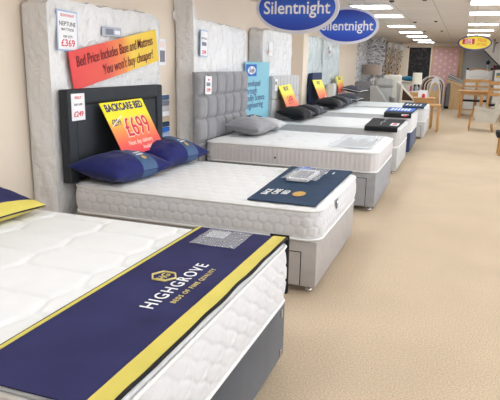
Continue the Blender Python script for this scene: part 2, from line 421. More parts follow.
def mattress(label, x0, x1, y0, y1, z0, z1, top, side, topmat='white_fab', sidemat='white_side', n=(90, 70), np_=300, nz=12, r=.11, pipe='piping', group='display mattresses'):
    L, W, Hh = x1-x0, y1-y0, z1-z0
    t = thing('mattress', label, 'mattress', (x0, y0, z0), group)
    pr = .009
    def sidep(s, v):
        px, py, nx, ny = rr_point(L, W, r, s)
        per = 2*(L+W-4*r)+2*PI*r
        d = .012*math.sin(v*PI)+side((s % 1)*per, v*Hh, Hh)*math.sin(v*PI)**.3
        return (px+nx*d, py+ny*d, .005+v*(Hh-.025))
    MB().grid(sidep, np_, nz, closed_u=True).build('side_border', sidemat, t, True)
    def topp(u_, v_):
        x = u_*L; y = v_*W
        # squeeze corner squares onto the arc
        cx = min(max(x, r), L-r); cy = min(max(y, r), W-r); dx, dy = x-cx, y-cy
        if dx and dy:
            m_ = max(abs(dx), abs(dy)); l = math.hypot(dx, dy); k = m_/l; dx *= k; dy *= k
        X, Y = cx+dx, cy+dy
        ed = min(min(X, L-X), min(Y, W-Y)) if not (dx and dy) else r-math.hypot(dx, dy)
        ed = max(0, ed)
        q = min(1, ed/.07); z = Hh-.022+.022*math.sqrt(1-(1-q)**2)
        z += top(X, Y)*min(1, ed/.05)
        return (X, Y, z)
    MB().grid(topp, n[0], n[1]).build('top_panel', topmat, t, True, fix=False)
    for zz in (Hh-.022, .008):
        pts = []
        for k in range(160):
            px, py, nx, ny = rr_point(L, W, r, k/160); pts.append((px+nx*.004, py+ny*.004, zz))
        MB().tube(pts, pr, 6, closed=True).build('piping', pipe, t, True)
    MB().prism([rr_point(L, W, r, k/80)[:2] for k in range(80)], .0, .006, 'z').build('underside', sidemat, t)
    return t

def divan(label, x0, x1, y0, y1, z1, mat, group='divan bed bases', drawer=None, brackets=False, legs='chrome'):
    t = thing('divan_base', label, 'bed base', (x0, y0, 0), group)
    L, W = x1-x0, y1-y0
    MB().box(0, L/2-.002, 0, W, .05, z1-.002, .012).build('base_half', mat, t, 'auto')
    MB().box(L/2+.002, L, 0, W, .05, z1-.002, .012).build('base_half', mat, t, 'auto')
    if drawer:
        a, b, c, d = drawer          # x range measured from the foot, z range
        m = MB().box(L-b, L-a, -.008, .01, c, d, .003).build('drawer_front', mat, t)
        e = MB()
        for q in ((L-b-.006, L-a+.006, d, d+.006), (L-a, L-a+.006, c, d)): e.box(q[0], q[1], -.002, .004, q[2], q[3])
        e.build('drawer_gap', 'black_fab', m)
    for (px, py) in ((L-.06, .06), (L-.06, W-.06), (.06, .06), (.06, W-.06)):
        m = MB().lathe([(.012, .03), (.012, .052)], 10, (px, py, 0)).lathe([(.018, .002), (.026, .01), (.026, .022), (.018, .03)], 14, (px, py, 0))
        m.build('castor', legs, t, True)
    if brackets:
        for zz in (.07, z1-.07):
            MB().box(L-.001, L+.006, W-.075, W-.06, zz, zz+.04, .002).build('link_bracket', 'chrome', t)
    return t

# bed 1 (nearest)
def top1(x, y): return -.013*hexline(y, x, .26, .44, .022)+.003*noise.noise(Vector((x*4, y*4, 1)))
def side1(s, z, h):
    a = (s*1.0+z*1.5)/.125+.08*math.sin(s*50); b = (s*1.0-z*1.5)/.125+.08*math.sin(s*50)
    la = math.exp(-((a-round(a))/.075)**2); lb = math.exp(-((b-round(b))/.075)**2)
    return -.008*max(la, lb)+.003
divan('charcoal velvet divan base of the nearest bed, chrome brackets on its foot end', .2, 2.12, -2.45, -.92, .355, 'char_fab', brackets=True)
m1 = mattress('white quilted mattress nearest the camera, under the indigo foot banner', .2, 2.12, -2.45, -.91, .355, .665, top1, side1, n=(190, 150), np_=900, nz=34, r=.07)
# bed 2
def top2(x, y): return -.008*hexline(x, y, .14, .14, .014)+.003*noise.noise(Vector((x*5, y*5, 3)))
def side2(s, z, h): return .004-.008*hexline(s, z, .075, .08, .009)
divan('warm grey divan base under the white mattress with the petrol blue cover', .17, 2.06, .0, 1.36, .375, 'grey_warm', drawer=(.11, .95, .06, .29))
m2 = mattress('white mattress with hexagon stitched sides in front of the dark headboard', .150, 2.07, -.01, 1.37, .375, .6, top2, side2, n=(150, 110), np_=620, nz=24)
# bed 3
def top3(x, y):
    a = (x % .3)-.15; b = (y % .3)-.15
    return -.010*math.exp(-(a*a+b*b)/.0012)+.003*noise.noise(Vector((x*5, y*5, 5)))
def side3(s, z, h):
    q = s/.05; return -.006*math.exp(-((q-round(q))/.2)**2)
divan('mid grey divan base under the mattress with the clear leaflet sleeve', .17, 2.10, 2.41, 3.81, .415, 'grey_fab', drawer=(.10, .95, .06, .355))
m3 = mattress('white mattress with silver sides in front of the tufted grey headboard', .15, 2.10, 2.4, 3.82, .415, .645, top3, side3, sidemat='silver_side', n=(120, 90), np_=520, nz=12)
m = MB()
for k in range(24): m.tube([(.24+.012*k, -.012-.0*k, .10), (.245+.012*k, -.012, .15)], .0022, 5)
m.tube([(.22, -.011, .09), (.55, -.011, .09), (.55, -.011, .16), (.22, -.011, .16)], .002, 5, True)
m.build('side_handle', 'silver_side', m3)
for xx in (.85,):
    MB().lathe([(.009, 0), (.011, .004), (.006, .006)], 12).build('air_vent', 'black_plastic', m3, mtx=Matrix.Translation((xx, -.008, .09)) @ Matrix.Rotation(PI/2, 4, 'X'))
# bed 4-6
def plain(x, y): return -.004*hexline(x, y, .2, .2, .02)
def pside(s, z, h): return 0
divan('light grey divan base fourth from the camera', .17, 2.08, 4.70, 6.10, .38, 'lgrey_fab', drawer=(.10, .9, .06, .3))
mattress('pale grey-sided mattress under the black foot cover with pale script', .17, 2.08, 4.69, 6.11, .38, .655, plain, pside, sidemat='lgrey_fab', n=(60, 50), np_=200, nz=6)
divan('navy divan base fifth from the camera', .17, 2.09, 6.66, 8.05, .39, 'navy_fab')
mattress('white mattress under the black cover with the bright blue stripe', .3, 2.09, 6.65, 8.06, .39, .70, plain, pside, topmat='cool_white', n=(60, 50), np_=200, nz=6)
divan('grey divan base of the farthest bed', .17, 2.18, 9.05, 10.5, .37, 'lgrey_fab', drawer=(.07, .9, .06, .28))
mattress('white mattress of the farthest bed, under the small navy foot cover', .19, 2.18, 9.04, 10.51, .37, .665, plain, pside, topmat='cool_white', n=(60, 50), np_=200, nz=6)

# ------------------------------------------------------------------ cloths over the foot ends
def smooth_path(pts, r=.03, seg=5):
    out = [Vector(pts[0])]
    for i in range(1, len(pts)-1):
        p, a, b = Vector(pts[i]), Vector(pts[i-1]), Vector(pts[i+1])
        da, db = (a-p), (b-p); ra = min(r, da.length/2, db.length/2)
        A = p+da.normalized()*ra; B = p+db.normalized()*ra
        for k in range(seg+1):
            t = k/seg; out.append(A*(1-t)**2+p*2*t*(1-t)+B*t*t)
    out.append(Vector(pts[-1]))
    res = [out[0]]
    for a, b in zip(out, out[1:]):
        n = max(1, int((b-a).length/.03))
        for k in range(1, n+1): res.append(a.lerp(b, k/n))
    return res
def strip(path, x0, x1, th, lift=0, wob=.0015, nx=24, edge=None, seed=0):
    """a cloth whose section is a (y, z) path, swept along x"""
    P = smooth_path(path); n = len(P); m = MB(); nor = []
    for i in range(n):
        t = (P[min(i+1, n-1)]-P[max(i-1, 0)]).normalized(); nor.append(Vector((-t.y, t.x)))
    def pt(i, j, side):
        w = j/nx; x = x0+(x1-x0)*w
        if edge: x += edge(w, P[i].x)
        d = lift+th*side+wob*(noise.noise(Vector((x*7, P[i].x*7, P[i].y*7+seed)))+.3)*(2 if wob > .002 else 1)
        q = P[i]+nor[i]*d
        return (x, q.x, q.y)
    o = 0
    for side in (0, 1):
        for i in range(n):
            for j in range(nx+1): m.v.append(pt(i, j, side))
    A = n*(nx+1)
    for i in range(n-1):
        for j in range(nx):
            a = i*(nx+1)+j; b = a+1; c = a+nx+2; d = a+nx+1
            m.f.append((a, b, c, d)); m.f.append((A+a, A+d, A+c, A+b))
    for i in range(n-1):
        for j in (0, nx):
            a = i*(nx+1)+j; b = (i+1)*(nx+1)+j; m.f.append((a, b, A+b, A+a))
    for j in range(nx):
        for i in (0, n-1):
            a = i*(nx+1)+j; m.f.append((a, a+1, A+a+1, A+a))
    return m

# banner across bed 1, draped down its far side
bn = thing('bed_banner', 'indigo cloth banner with gold stripes across the foot of the nearest bed', 'bed banner', (0, 0, 0))
zt = .672
path = [(-2.46, zt), (-.893, zt), (-.886, .37)]
strip(path, 1.635, 2.114, .004, 0, .001).build('cloth', 'indigo', bn, 'auto')
strip(path, 2.045, 2.108, .002, .0045, .001).build('gold_stripe', 'yellow_fab', bn, 'auto')
strip(path, 1.640, 1.655, .002, .0045, .001).build('gold_stripe', 'yellow_fab', bn, 'auto')
P = smooth_path(path)
MB().tube([(2.113+.002*math.sin(p.x*17), p.x, p.y+.002+.002*math.sin(p.x*23)) for p in P], .0065, 8).build('black_edging', 'black_fab', bn, True)
strip([(-.895, zt+.003), (-.8865, zt-.012), (-.882, .372)], 2.02, 2.118, .006, .003, .002).build('black_border', 'black_fab', bn, 'auto')
MB().tube([(1.633, p.x, p.y+.002) for p in P], .003, 6).build('black_edging', 'black_fab', bn, True)
BT = Matrix.Translation((0, 0, zt+.0065)) @ Matrix(((0, -1, 0, 0), (1, 0, 0, 0), (0, 0, 1, 0), (0, 0, 0, 1)))   # text x -> +y, text y -> -x
hg = text(bn, 'HIGHGROVE', .076, -1.905, -1.925, 'white_ink', 0, .004, .96, mtx=BT, sp=1.22); 
text(bn, 'BEDS OF FINE QUALITY', .030, -1.83, -1.975, 'pgold', 0, .006, .92, mtx=BT, sp=1.3)
m = MB()
hx = [(-1.615+.052*math.cos(k*PI/3+PI/6), 1.815+.052*math.sin(k*PI/3+PI/6)) for k in range(6)]
m.tube([(b, a, zt+.008) for a, b in hx], .004, 6, True)
m.build('hexagon_emblem', 'pgold', bn)
text(bn, 'HG', .05, -1.615, -1.815, 'pgold', 0, .01, .9, align='CENTER', mtx=BT, name='emblem_letters', vcenter=True)
sl = thing('plastic_pocket', 'clear plastic pocket holding a blank leaflet on the indigo banner', 'document pocket', (1.72, -1.2, zt+.009))
MB().grid(lambda a, b: (a*.23+b*.0, b*.25, .003+.003*noise.noise(Vector((a*3, b*3, 0)))), 14, 14).build('sleeve', 'sleeve', sl, True, fix=False)
MB().box(.02, .12, .13, .235, 0, .001).build('leaflet', 'silver_foil', sl)

# bed 2 cover
cv = thing('foot_cover', 'petrol blue foot cover on the mattress before the dark headboard', 'foot cover', (0, 0, 0), 'foot covers on the mattresses')
z2 = .607
sk = lambda w, y: -.055*(1-w)*(y-.1)
strip([(.03, z2-.003), (1.37, z2)], 1.55, 2.03, .006, 0, .002, edge=sk).build('cloth', 'petrol', cv, 'auto')
BT2 = Matrix.Translation((0, 0, z2+.010)) @ Matrix(((0, -1, 0, 0), (1, 0, 0, 0), (0, 0, 1, 0), (0, 0, 0, 1)))
for k, (wd, xx) in enumerate((('BACK', 1.635), ('CARE', 1.70), ('BED', 1.765))):
    text(cv, wd, .062, .19+.03*k, -xx, 'white_ink', 0, .02, 1.15, mtx=BT2)
for row in range(2): text(cv, '••••', .05, 1.12+.02*row, -1.86-.06*row, 'white_ink', 0, .02, 1.2, mtx=BT2, name='printed_symbols')
MB().grid(lambda a, b: (1.845+.045*b*math.sin(a*2*PI), .30+.08*b*math.cos(a*2*PI), z2+.011), 20, 2, closed_u=True).build('gold_oval', 'gold', cv, fix=False)
MB().grid(lambda a, b: (1.635+.06*b*math.sin(a*2*PI), 1.27+.10*b*math.cos(a*2*PI), z2+.011), 20, 2, closed_u=True).build('blue_oval', 'blue_fab', cv, fix=False)
lf = thing('leaflet_pack', 'grey and white leaflet pack in a clear pocket on the petrol cover', 'leaflet pack', (1.63, .70, z2+.0115))
MB().box(0, .17, .0, .42, 0, .022, .003).build('leaflets', 'card', lf)
MB().box(.02, .15, .05, .36, .0225, .0235).build('printed_page', 'grey_print', lf)
MB().box(-.01, .012, .02, .3, .004, .03, .003).build('spine', 'silver_foil', lf)
MB().grid(lambda a, b: (-.03+a*.28, -.05+b*.52, .030+.006*noise.noise(Vector((a*4, b*4, 0)))), 16, 16).build('clear_pocket', 'sleeve', lf, True, fix=False)
tg = thing('brand_tag', 'small grey tag on the far foot corner of the hexagon stitched mattress', 'tag', (2.088, .42, .505), basis=WALLB)
MB().box(0, .05, 0, .07, 0, .004, .001).build('tag_card', 'mgrey_fab', tg)
MB().box(.008, .042, .04, .055, .004, .005).build('print', 'white_ink', tg)

# bed 3 sleeve
sl3 = thing('leaflet_sleeve', 'large clear plastic sleeve with grey printed sheet on the silver-sided mattress', 'document sleeve', (1.55, 2.5, .652))
def film(a, b): return (a*.47, b*1.15, .010+.007*noise.noise(Vector((a*5, b*9, 2))))
MB().box(.03, .44, .05, 1.1, -.004, -.002).build('printed_sheet', 'cool_white', sl3)
m = MB()
for k in range(9): m.box(.08+.04*k, .10+.04*k, .12+.03*(k % 3), .95-.12*(k % 4), -.002, -.001)
m.build('print', 'mgrey_fab', sl3)
MB().grid(film, 22, 40).build('film', 'sleeve', sl3, True, fix=False)

def cover(label, x0, x1, y0, y1, z, drop, mat, extra):
    t = thing('foot_cover', label, 'foot cover', (0, 0, 0), 'foot covers on the mattresses')
    p = [(y0-.028, z-drop), (y0-.024, z+.008), (y1, z+.008)]
    strip(p, x0, x1, .012, 0, .003, edge=lambda w, y: -.05*(1-w)*(y-y0)).build('cloth', mat, t, 'auto')
    extra(t, p)
    return t
def ex4(t, p):
    m = MB(); zz = p[1][1]+.02
    pts = [(1.78+.02*math.sin(k*1.3), 4.85+.09*k, zz) for k in range(11)]
    m.tube(pts, .010, 6)
    m.build('lettering', 'mgrey_fab', t)
    MB().box(1.955, 2.015, 4.92, 5.1, zz-.006, zz+.004).build('red_label', 'red_ink', t)
    MB().box(1.93, 2.04, 4.85, 5.17, zz-.006, zz+.002).build('label_border', 'card', t)
cover('black foot cover with pale script and a red and white label', 1.60, 2.06, 4.69, 5.95, .655, .05, 'black_fab', ex4)
def ex5(t, p):
    zz = p[1][1]+.018
    strip([(7.0, zz-.004), (7.9, zz-.004)], 1.60, 2.06, .004).build('blue_stripe', 'blue_fab', t)
    m = MB()
    for k in range(6): m.box(1.66+.06*k, 1.69+.06*k, 7.2, 7.65, zz, zz+.004)
    m.build('lettering', 'white_ink', t)
    MB().box(1.95, 2.01, 6.606, 6.609, .665, .69).build('red_label', 'red_ink', t)
    MB().box(1.92, 2.04, 6.609, 6.612, .655, .705).build('label_border', 'card', t)
cover('black foot cover with a bright blue stripe', 1.62, 2.08, 6.65, 7.95, .70, .06, 'black_fab', ex5)
def ex6(t, p):
    zz = p[1][1]+.016; m = MB()
    for k in range(5): m.box(1.74+.07*k, 1.77+.07*k, 9.3, 9.8-.1*(k % 2), zz, zz+.003)
    m.build('lettering', 'white_ink', t)
cover('small navy foot cover with white lettering on the farthest bed', 1.70, 2.14, 9.04, 10.35, .665, .02, 'petrol', ex6)

# ------------------------------------------------------------------ headboards
def hb(label, y0, y1, z0, z1, x0=.075, x1=.15):
    t = thing('headboard', label, 'headboard', (x0, y0, 0), 'headboards along the left wall'); return t
h2 = hb('dark grey padded headboard with framed border', .005, 1.43, .3, 1.29, .062)
W = 1.43
MB().box(.0, .055, 0, W, .585, 1.29, .012).build('back_panel', 'dark_leather', h2, 'auto')
m = MB()
m.box(.04, .085, 0, .10, .585, 1.29, .014); m.box(.04, .085, W-.10, W, .585, 1.29, .014); m.box(.04, .085, .085, W-.085, 1.18, 1.29, .014)
m.build('padded_border', 'dark_leather', h2, 'auto')
MB().box(.04, .072, .112, W-.112, .60, 1.168, .014, 3).build('inset_panel', 'dark_leather', h2, 'auto')
for y in (.3, W-.35): MB().box(.01, .035, y, y+.05, 0, .60).build('strut', 'pine', h2)

h3 = hb('grey plush headboard tufted in squares', 2.24, 3.83, .3, 1.4)
W = 1.57; nc, nr = 6, 3; zlo, zhi = .62, 1.40
MB().box(0, .04, 0, W, .3, zhi-.01, .01).build('back_panel', 'plush_grey', h3, 'auto')
def tuft(a, b):
    y = a*W; z = zlo+b*(zhi-zlo)
    fa = (a*nc) % 1; fb = (b*nr) % 1
    if a == 1: fa = 0
    if b == 1: fb = 0
    da = min(fa, 1-fa)*W/nc; db = min(fb, 1-fb)*(zhi-zlo)/nr
    d = .05*(1-math.exp(-da/.018))*(1-math.exp(-db/.02))
    return (.035+d, y, z)
MB().grid(tuft, 96, 60).build('tufted_pad', 'plush_grey', h3, True, fix=False)
MB().box(.0, .03, -.003, 0, zlo, zhi).box(.0, .03, W, W+.003, zlo, zhi).build('side_edge', 'plush_grey', h3)
m = MB()
for i in range(1, nc):
    for j in range(1, nr): m.lathe([(.001, -.004), (.01, -.003), (.012, .002), (.001, .006)], 8, (.045, i*W/nc, zlo+j*(zhi-zlo)/nr))
b_ = m.build('buttons', 'plush_grey', h3, True)
MB().box(.03, .06, .05, W-.05, .3, .6, .01).build('lower_panel', 'plush_grey', h3, 'auto')
for y in (.15, W-.2): MB().box(.01, .035, y, y+.05, 0, .31).build('strut', 'pine', h3)

h4 = hb('light grey fluted headboard behind the black striped cushions', 4.86, 6.38, .3, 1.32)
W = 1.5
MB().box(0, .04, 0, W, .3, 1.32, .01).build('back_panel', 'lgrey_fab', h4, 'auto')
for y in (.15, 1.3): MB().box(.01, .035, y, y+.05, 0, .31).build('strut', 'pine', h4)
for j in range(2):
    for i in range(8): MB().box(.035, .08, i*W/8+.002, (i+1)*W/8-.002, .62+j*.35, .965+j*.35, .018, 3).build('pad', 'lgrey_fab', h4, True)
h5 = hb('navy fluted headboard just past the wall pillar', 7.32, 8.1, .3, 1.35)
MB().box(0, .04, 0, .78, .3, 1.34, .01).build('back_panel', 'navy_fab', h5, 'auto')
for y in (.1, .6): MB().box(.01, .035, y, y+.05, 0, .31).build('strut', 'pine', h5)
for i in range(9): MB().box(.03, .08, i*.78/9+.001, (i+1)*.78/9-.001, .6, 1.35, .02, 3).build('flute', 'navy_fab', h5, True)
h6 = hb('small cream rounded headboard of the farthest bed', 8.72, 9.76, .3, 1.1, .06, .15)
h6.location.y = 8.75
MB().box(0, .10, 0, .5, .3, 1.1, .05, 4).build('padded_panel', 'stone', h6, True)
for y in (.1, .8): MB().box(.03, .06, y, y+.05, 0, .35).build('strut', 'pine', h6)
MB().box(0, .12, .5, 1.02, .3, 1.1, .05, 4).build('padded_panel', 'cool_white', h6, True)

# ------------------------------------------------------------------ wrapped upright mattresses
def ridg(p): return abs(noise.noise(p))
def wrapped(label, y0, y1, z1, x0=-.185, x1=.035, film='wrap', ear=0, quilt=True, body='wrapbody', amp=.022, top_s=0):
    t = thing('wrapped_mattress', label, 'mattress', (0, y0, 0), 'plastic wrapped mattresses standing against the wall')
    W = y1-y0
    Z = lambda y: z1-top_s*(y/W)
    MB().box(x0+.012, x1-.012, .012, W-.012, .006, z1-.02-top_s, .05, 4).build('mattress_body', body, t, True)
    if quilt:
        def q(a, b):
            x = x0+.03+a*(x1-x0-.06); z = .05+b*(z1-top_s-.12)
            return (x, .008-.004*(1-hexline(z, x, .06, .06, .009)), z)
        MB().grid(q, 18, 180).build('quilted_border', body, t, True, fix=False)
    def shellf(face, a, b):
        e = .0
        if face == 0: x, y, z, n = x1, a*W, b, (1, 0, 0)
        elif face == 1: x, y, z, n = x0+(x1-x0)*a, 0, b, (0, -1, 0)
        elif face == 2: x, y, z, n = x0+(x1-x0)*a, W, b, (0, 1, 0)
        else: x, y, z, n = x0+(x1-x0)*a, b*W, 1, (0, 0, 1)
        zz = .01+(Z(y)-.01)*z
        p = Vector((x*3, (y+y0)*2.4, zz*1.6))
        d = amp*(1.6*ridg(p*1.6)+1.0*ridg(p*4+Vector((3, 1, 2)))+.6*ridg(p*9))-.3*amp
        edge = 1
        if face == 0: edge = min(1, min(a, 1-a)*W/.05, min(b, 1-b)*1.9/.05)
        elif face in (1, 2): edge = min(1, min(a, 1-a)*.22/.04, (1-b)*1.9/.05)
        else: edge = min(1, min(a, 1-a)*.22/.04, min(b, 1-b)*W/.05)
        d = d*max(0, edge)
        X, Y, ZZ = x+n[0]*d, y+n[1]*d, zz+n[2]*d
        # soft, slightly slumped bag corners
        if zz > z1-.12-top_s:
            k = (zz-(z1-.12-top_s))/.12
            cy = .05*k*k
            dy0 = max(0, 1-y/.12); dy1 = max(0, 1-(W-y)/.12)
            if ear:
                ZZ += ear*dy0*dy0*k*k
                Y += -.02*dy0*k
            else: ZZ -= .04*dy0*dy0*k
            ZZ -= .05*dy1*dy1*k; 
            ZZ += .018*noise.noise(Vector(((y+y0)*9, x*9, 4)))*k
        return (X, Y, ZZ)
    m = MB()
    m.grid(lambda a, b: shellf(0, a, b), int(W/.022), 84)
    m.grid(lambda a, b: shellf(1, a, b), 12, 84)
    m.grid(lambda a, b: shellf(2, a, b), 12, 84)
    m.grid(lambda a, b: shellf(3, a, b), 12, int(W/.022))
    if ear:
        m.grid(lambda a, b: (-.19+.10*a, -.02-.05*b*(1-a), z1-.03+(ear+.02)*(1-abs(2*a-.6))*b), 6, 4)
    m.build('plastic_wrap', film, t, True, fix=False)
    return t
wA = wrapped('plastic wrapped mattress behind the dark headboard, red sale banner on it', -.03, 1.60, 1.93, top_s=.0)
wB = wrapped('plastic wrapped mattress behind the tufted grey headboard', 2.36, 4.04, 1.97, ear=.12, quilt=False, top_s=.04)
wC = wrapped('plastic wrapped mattress behind the light grey fluted headboard', 4.70, 6.22, 2.0, quilt=False)
wD = wrapped('plastic wrapped mattress behind the navy headboard', 7.32, 8.42, 2.03, film='wrap_blue', quilt=False)
wE = wrapped('tall bluish plastic wrapped mattress, last along the left wall', 8.62, 10.3, 2.04, film='wrap_blue', quilt=False)

# ------------------------------------------------------------------ cards, banners, tags on the wall side
def wallcard(name, label, cat, x, y, z, w, h, mat='card', group=None, th=.003, tilt=0):
    c, s = math.cos(tilt), math.sin(tilt)
    B = (Vector((0, c, s)), Vector((0, -s, c)), Vector((1, 0, 0)))
    t = thing(name, label, cat, (x, y, z), group, basis=B)
    MB().box(0, w, 0, h, -th, 0).build('card', mat, t)
    return t
# red/yellow banner on mattress A (origin bottom-left)
grad = gradient('red_to_yellow_print', [(0, srgb(226, 60, 62)), (.35, srgb(228, 84, 66)), (.55, srgb(236, 140, 70)), (.66, srgb(242, 205, 70)), (1, srgb(240, 205, 60))], 'X')
bt = math.atan2(.23, 1.27)
sb = thing('sale_banner', 'red to yellow paper sale banner stuck on the wrapped mattress', 'banner', (.085, .17, 1.275), basis=(Vector((0, math.cos(bt), math.sin(bt))), Vector((0, -math.sin(bt), math.cos(bt))), Vector((1, 0, 0))))
MB().grid(lambda a, b: (a*1.34, b*.29, .002*math.sin(a*17)+.002*noise.noise(Vector((a*6, b*3, 0)))), 50, 8).grid(lambda a, b: (a*1.34, b*.29, -.004+.002*math.sin(a*17)), 50, 8, flip=True).build('sheet', grad, sb, True, fix=False)
text(sb, 'Bed Price Includes Base and Mattress', .118, .07, .165, 'dred_ink', .007, .002, .66, .12)
text(sb, "You won't buy cheaper!", .118, .40, .045, 'dred_ink', .007, .002, .72, .12)
# price label
pl = wallcard('price_label', 'tall white price label with blue border reading £369', 'price label', .065, .03, 1.57, .24, .29, 'card_blue', 'white price labels', tilt=-.03)
MB().box(.012, .228, .012, .278, 0, .001).build('white_area', 'card', pl)
text(pl, 'SILENTNIGHT', .026, .12, .245, 'red_ink', .001, .01, 1.0, align='CENTER')
text(pl, 'NEPTUNE', .044, .12, .18, 'black_ink', .001, .004, 1.0, align='CENTER')
text(pl, 'MATTRESS', .028, .12, .145, 'black_ink', .001, .004, 1.1, align='CENTER')
text(pl, 'RRP £779', .026, .12, .095, 'black_ink', .001, .004, 1.0, align='CENTER')
text(pl, '£369', .07, .12, .035, 'red_ink', .001, .012, 1.15, align='CENTER')
fl = wallcard('foil_label', 'silver foil label on the front of the wrapped mattress with sale banner', 'label', .062, .60, 1.70, .28, .075, 'silver_foil')
MB().box(.05, .16, .012, .06, 0, .001).build('dark_print', 'grey_print', fl); MB().box(.18, .26, .02, .05, 0, .001).build('white_print', 'card', fl)
tc_ = wallcard('care_label', 'white and grey care label at the right edge of the first wrapped mattress', 'label', .05, 1.55, 1.47, .14, .25, 'card')
MB().box(.02, .12, .03, .14, 0, .001).build('grey_print', 'grey_print', tc_)
MB().box(.03, .055, .17, .22, 0, .001).box(.08, .11, .17, .22, 0, .001).build('red_print', 'pale_ink', tc_)
# tag on headboard 2
t2 = wallcard('price_label', 'small white price label on the dark headboard reading £249', 'price label', .152, .04, 1.06, .16, .2, 'card', 'white price labels')
text(t2, 'SEALY', .03, .08, .16, 'red_ink', .001, .01, 1, align='CENTER'); text(t2, 'RRP £499', .024, .08, .11, 'black_ink', .001, 0, 1, align='CENTER'); text(t2, '£249', .055, .08, .03, 'red_ink', .001, .02, 1.05, align='CENTER')
t3 = wallcard('price_label', 'white price label on the tufted grey headboard', 'price label', .175, 2.36, 1.16, .17, .2, 'card', 'white price labels', tilt=-.05)
text(t3, 'RRP', .03, .085, .15, 'red_ink', .001, .01, 1, align='CENTER'); text(t3, '£299', .05, .085, .03, 'red_ink', .001, .02, 1, align='CENTER')
MB().box(.03, .13, .09, .13, 0, .001).build('print', 'grey_print', t3)
t4 = wallcard('price_label', 'white price label on the wrapped mattress behind the tufted headboard', 'price label', .066, 2.46, 1.57, .2, .29, 'card_blue', 'white price labels', tilt=-.04)
MB().box(.012, .188, .012, .278, 0, .001).build('white_area', 'card', t4)
text(t4, 'MATTRESS', .03, .1, .19, 'black_ink', .001, .004, 1, align='CENTER'); text(t4, '£349', .06, .1, .03, 'red_ink', .001, .02, 1, align='CENTER'); MB().box(.04, .16, .12, .16, .001, .002).build('print', 'grey_print', t4)
t5 = wallcard('price_label', 'white price label on the light grey fluted headboard', 'price label', .172, 4.9, 1.1, .14, .18, 'card', 'white price labels')
MB().box(.03, .11, .09, .14, 0, .001).build('print', 'grey_print', t5)
t6 = wallcard('price_label', 'white price label with red print on the third wrapped mattress', 'price label', .062, 4.9, 1.62, .18, .2, 'card', 'white price labels')
MB().box(.03, .13, .04, .08, 0, .001).build('print', 'pale_ink', t6)
t7 = wallcard('price_label', 'white label with red print on the last bluish wrapped mattress', 'price label', .062, 9.0, 1.68, .18, .2, 'card', 'white price labels')
MB().box(.03, .13, .06, .12, 0, .001).build('print', 'red_ink', t7)

# leaning price signs
def leancard(label, tl, tr, bl, lines, grp='yellow and red price cards leaning on headboards'):
    tl, tr, bl = Vector(tl), Vector(tr), Vector(bl)
    X = (tr-tl).normalized(); Yv = tl-bl; Yv = (Yv-X*Yv.dot(X)); h = Yv.length; Yv.normalize(); Z = X.cross(Yv); w = (tr-tl).length
    t = thing('price_sign', label, 'price sign', tl-Yv*h, grp, basis=(X, Yv, Z))
    g = gradient('yellow_to_red_print', [(0, srgb(226, 44, 74)), (.22, srgb(236, 90, 76)), (.5, srgb(243, 158, 80)), (.7, srgb(248, 228, 50)), (1, srgb(250, 235, 40))], 'Y')
    MB().box(0, w, 0, h, -.006, 0).build('card', g, t)
    lines(t, w, h)
    return t
def l2(t, w, h):
    text(t, 'BACKCARE BED', .088, w/2, h*.83, 'navy_ink', .001, .034, .9, align='CENTER')
    text(t, '£899', .08, .04, h*.56, 'navy_ink', .001, .008, .8)
    MB().tube([(.03, h*.56, .002), (.2, h*.72, .002)], .006, 5).build('strike_line', 'card', t)
    text(t, '£699', .23, .175, h*.33, 'pale_ink', .0005, .035, .82); text(t, '£699', .23, .18, h*.33, 'red_ink', .002, .005, .82)
    text(t, 'Next day delivery', .055, w/2, h*.17, 'pale_ink', .001, .006, .95, .2, 'CENTER'); text(t, 'Available', .05, w*.62, h*.05, 'pale_ink', .001, .006, .95, .2, 'CENTER')
leancard('large yellow and red BACKCARE BED price card leaning on the dark headboard', (.185, .34, 1.175), (.185, .98, 1.185), (.40, .40, .765), l2)
def lsmall(head, price):
    def f(t, w, h):
        text(t, head, .09, w/2, h*.8, 'navy_ink', .001, .02, .8, align='CENTER')
        text(t, price, .19, w/2, h*.3, 'red_ink', .001, .02, .8, align='CENTER')
        text(t, 'Available', .05, w/2, h*.08, 'pale_ink', .001, .006, .95, .2, 'CENTER')
    return f
leancard('yellow and red price card leaning on the light grey fluted headboard', (.18, 5.06, 1.17), (.18, 5.72, 1.18), (.37, 4.92, .76), lsmall('BED SET', '£499'))
def l5(t, w, h):
    text(t, 'BED SET', .09, w/2, h*.8, 'navy_ink', .001, .02, .8, align='CENTER')
    MB().prism([(w*.2, 0), (w*.95, 0), (w*.8, h*.3), (w*.5, h*.12)], .0005, .0015, 'z').build('white_flash', 'card', t)
leancard('yellow and red price card leaning on the navy headboard', (.18, 7.2, 1.22), (.18, 7.95, 1.21), (.37, 7.12, .80), l5)
leancard('yellow and red price card beside the cream headboard of the farthest bed', (.17, 9.42, 1.24), (.17, 10.05, 1.26), (.26, 9.25, .86), l5)

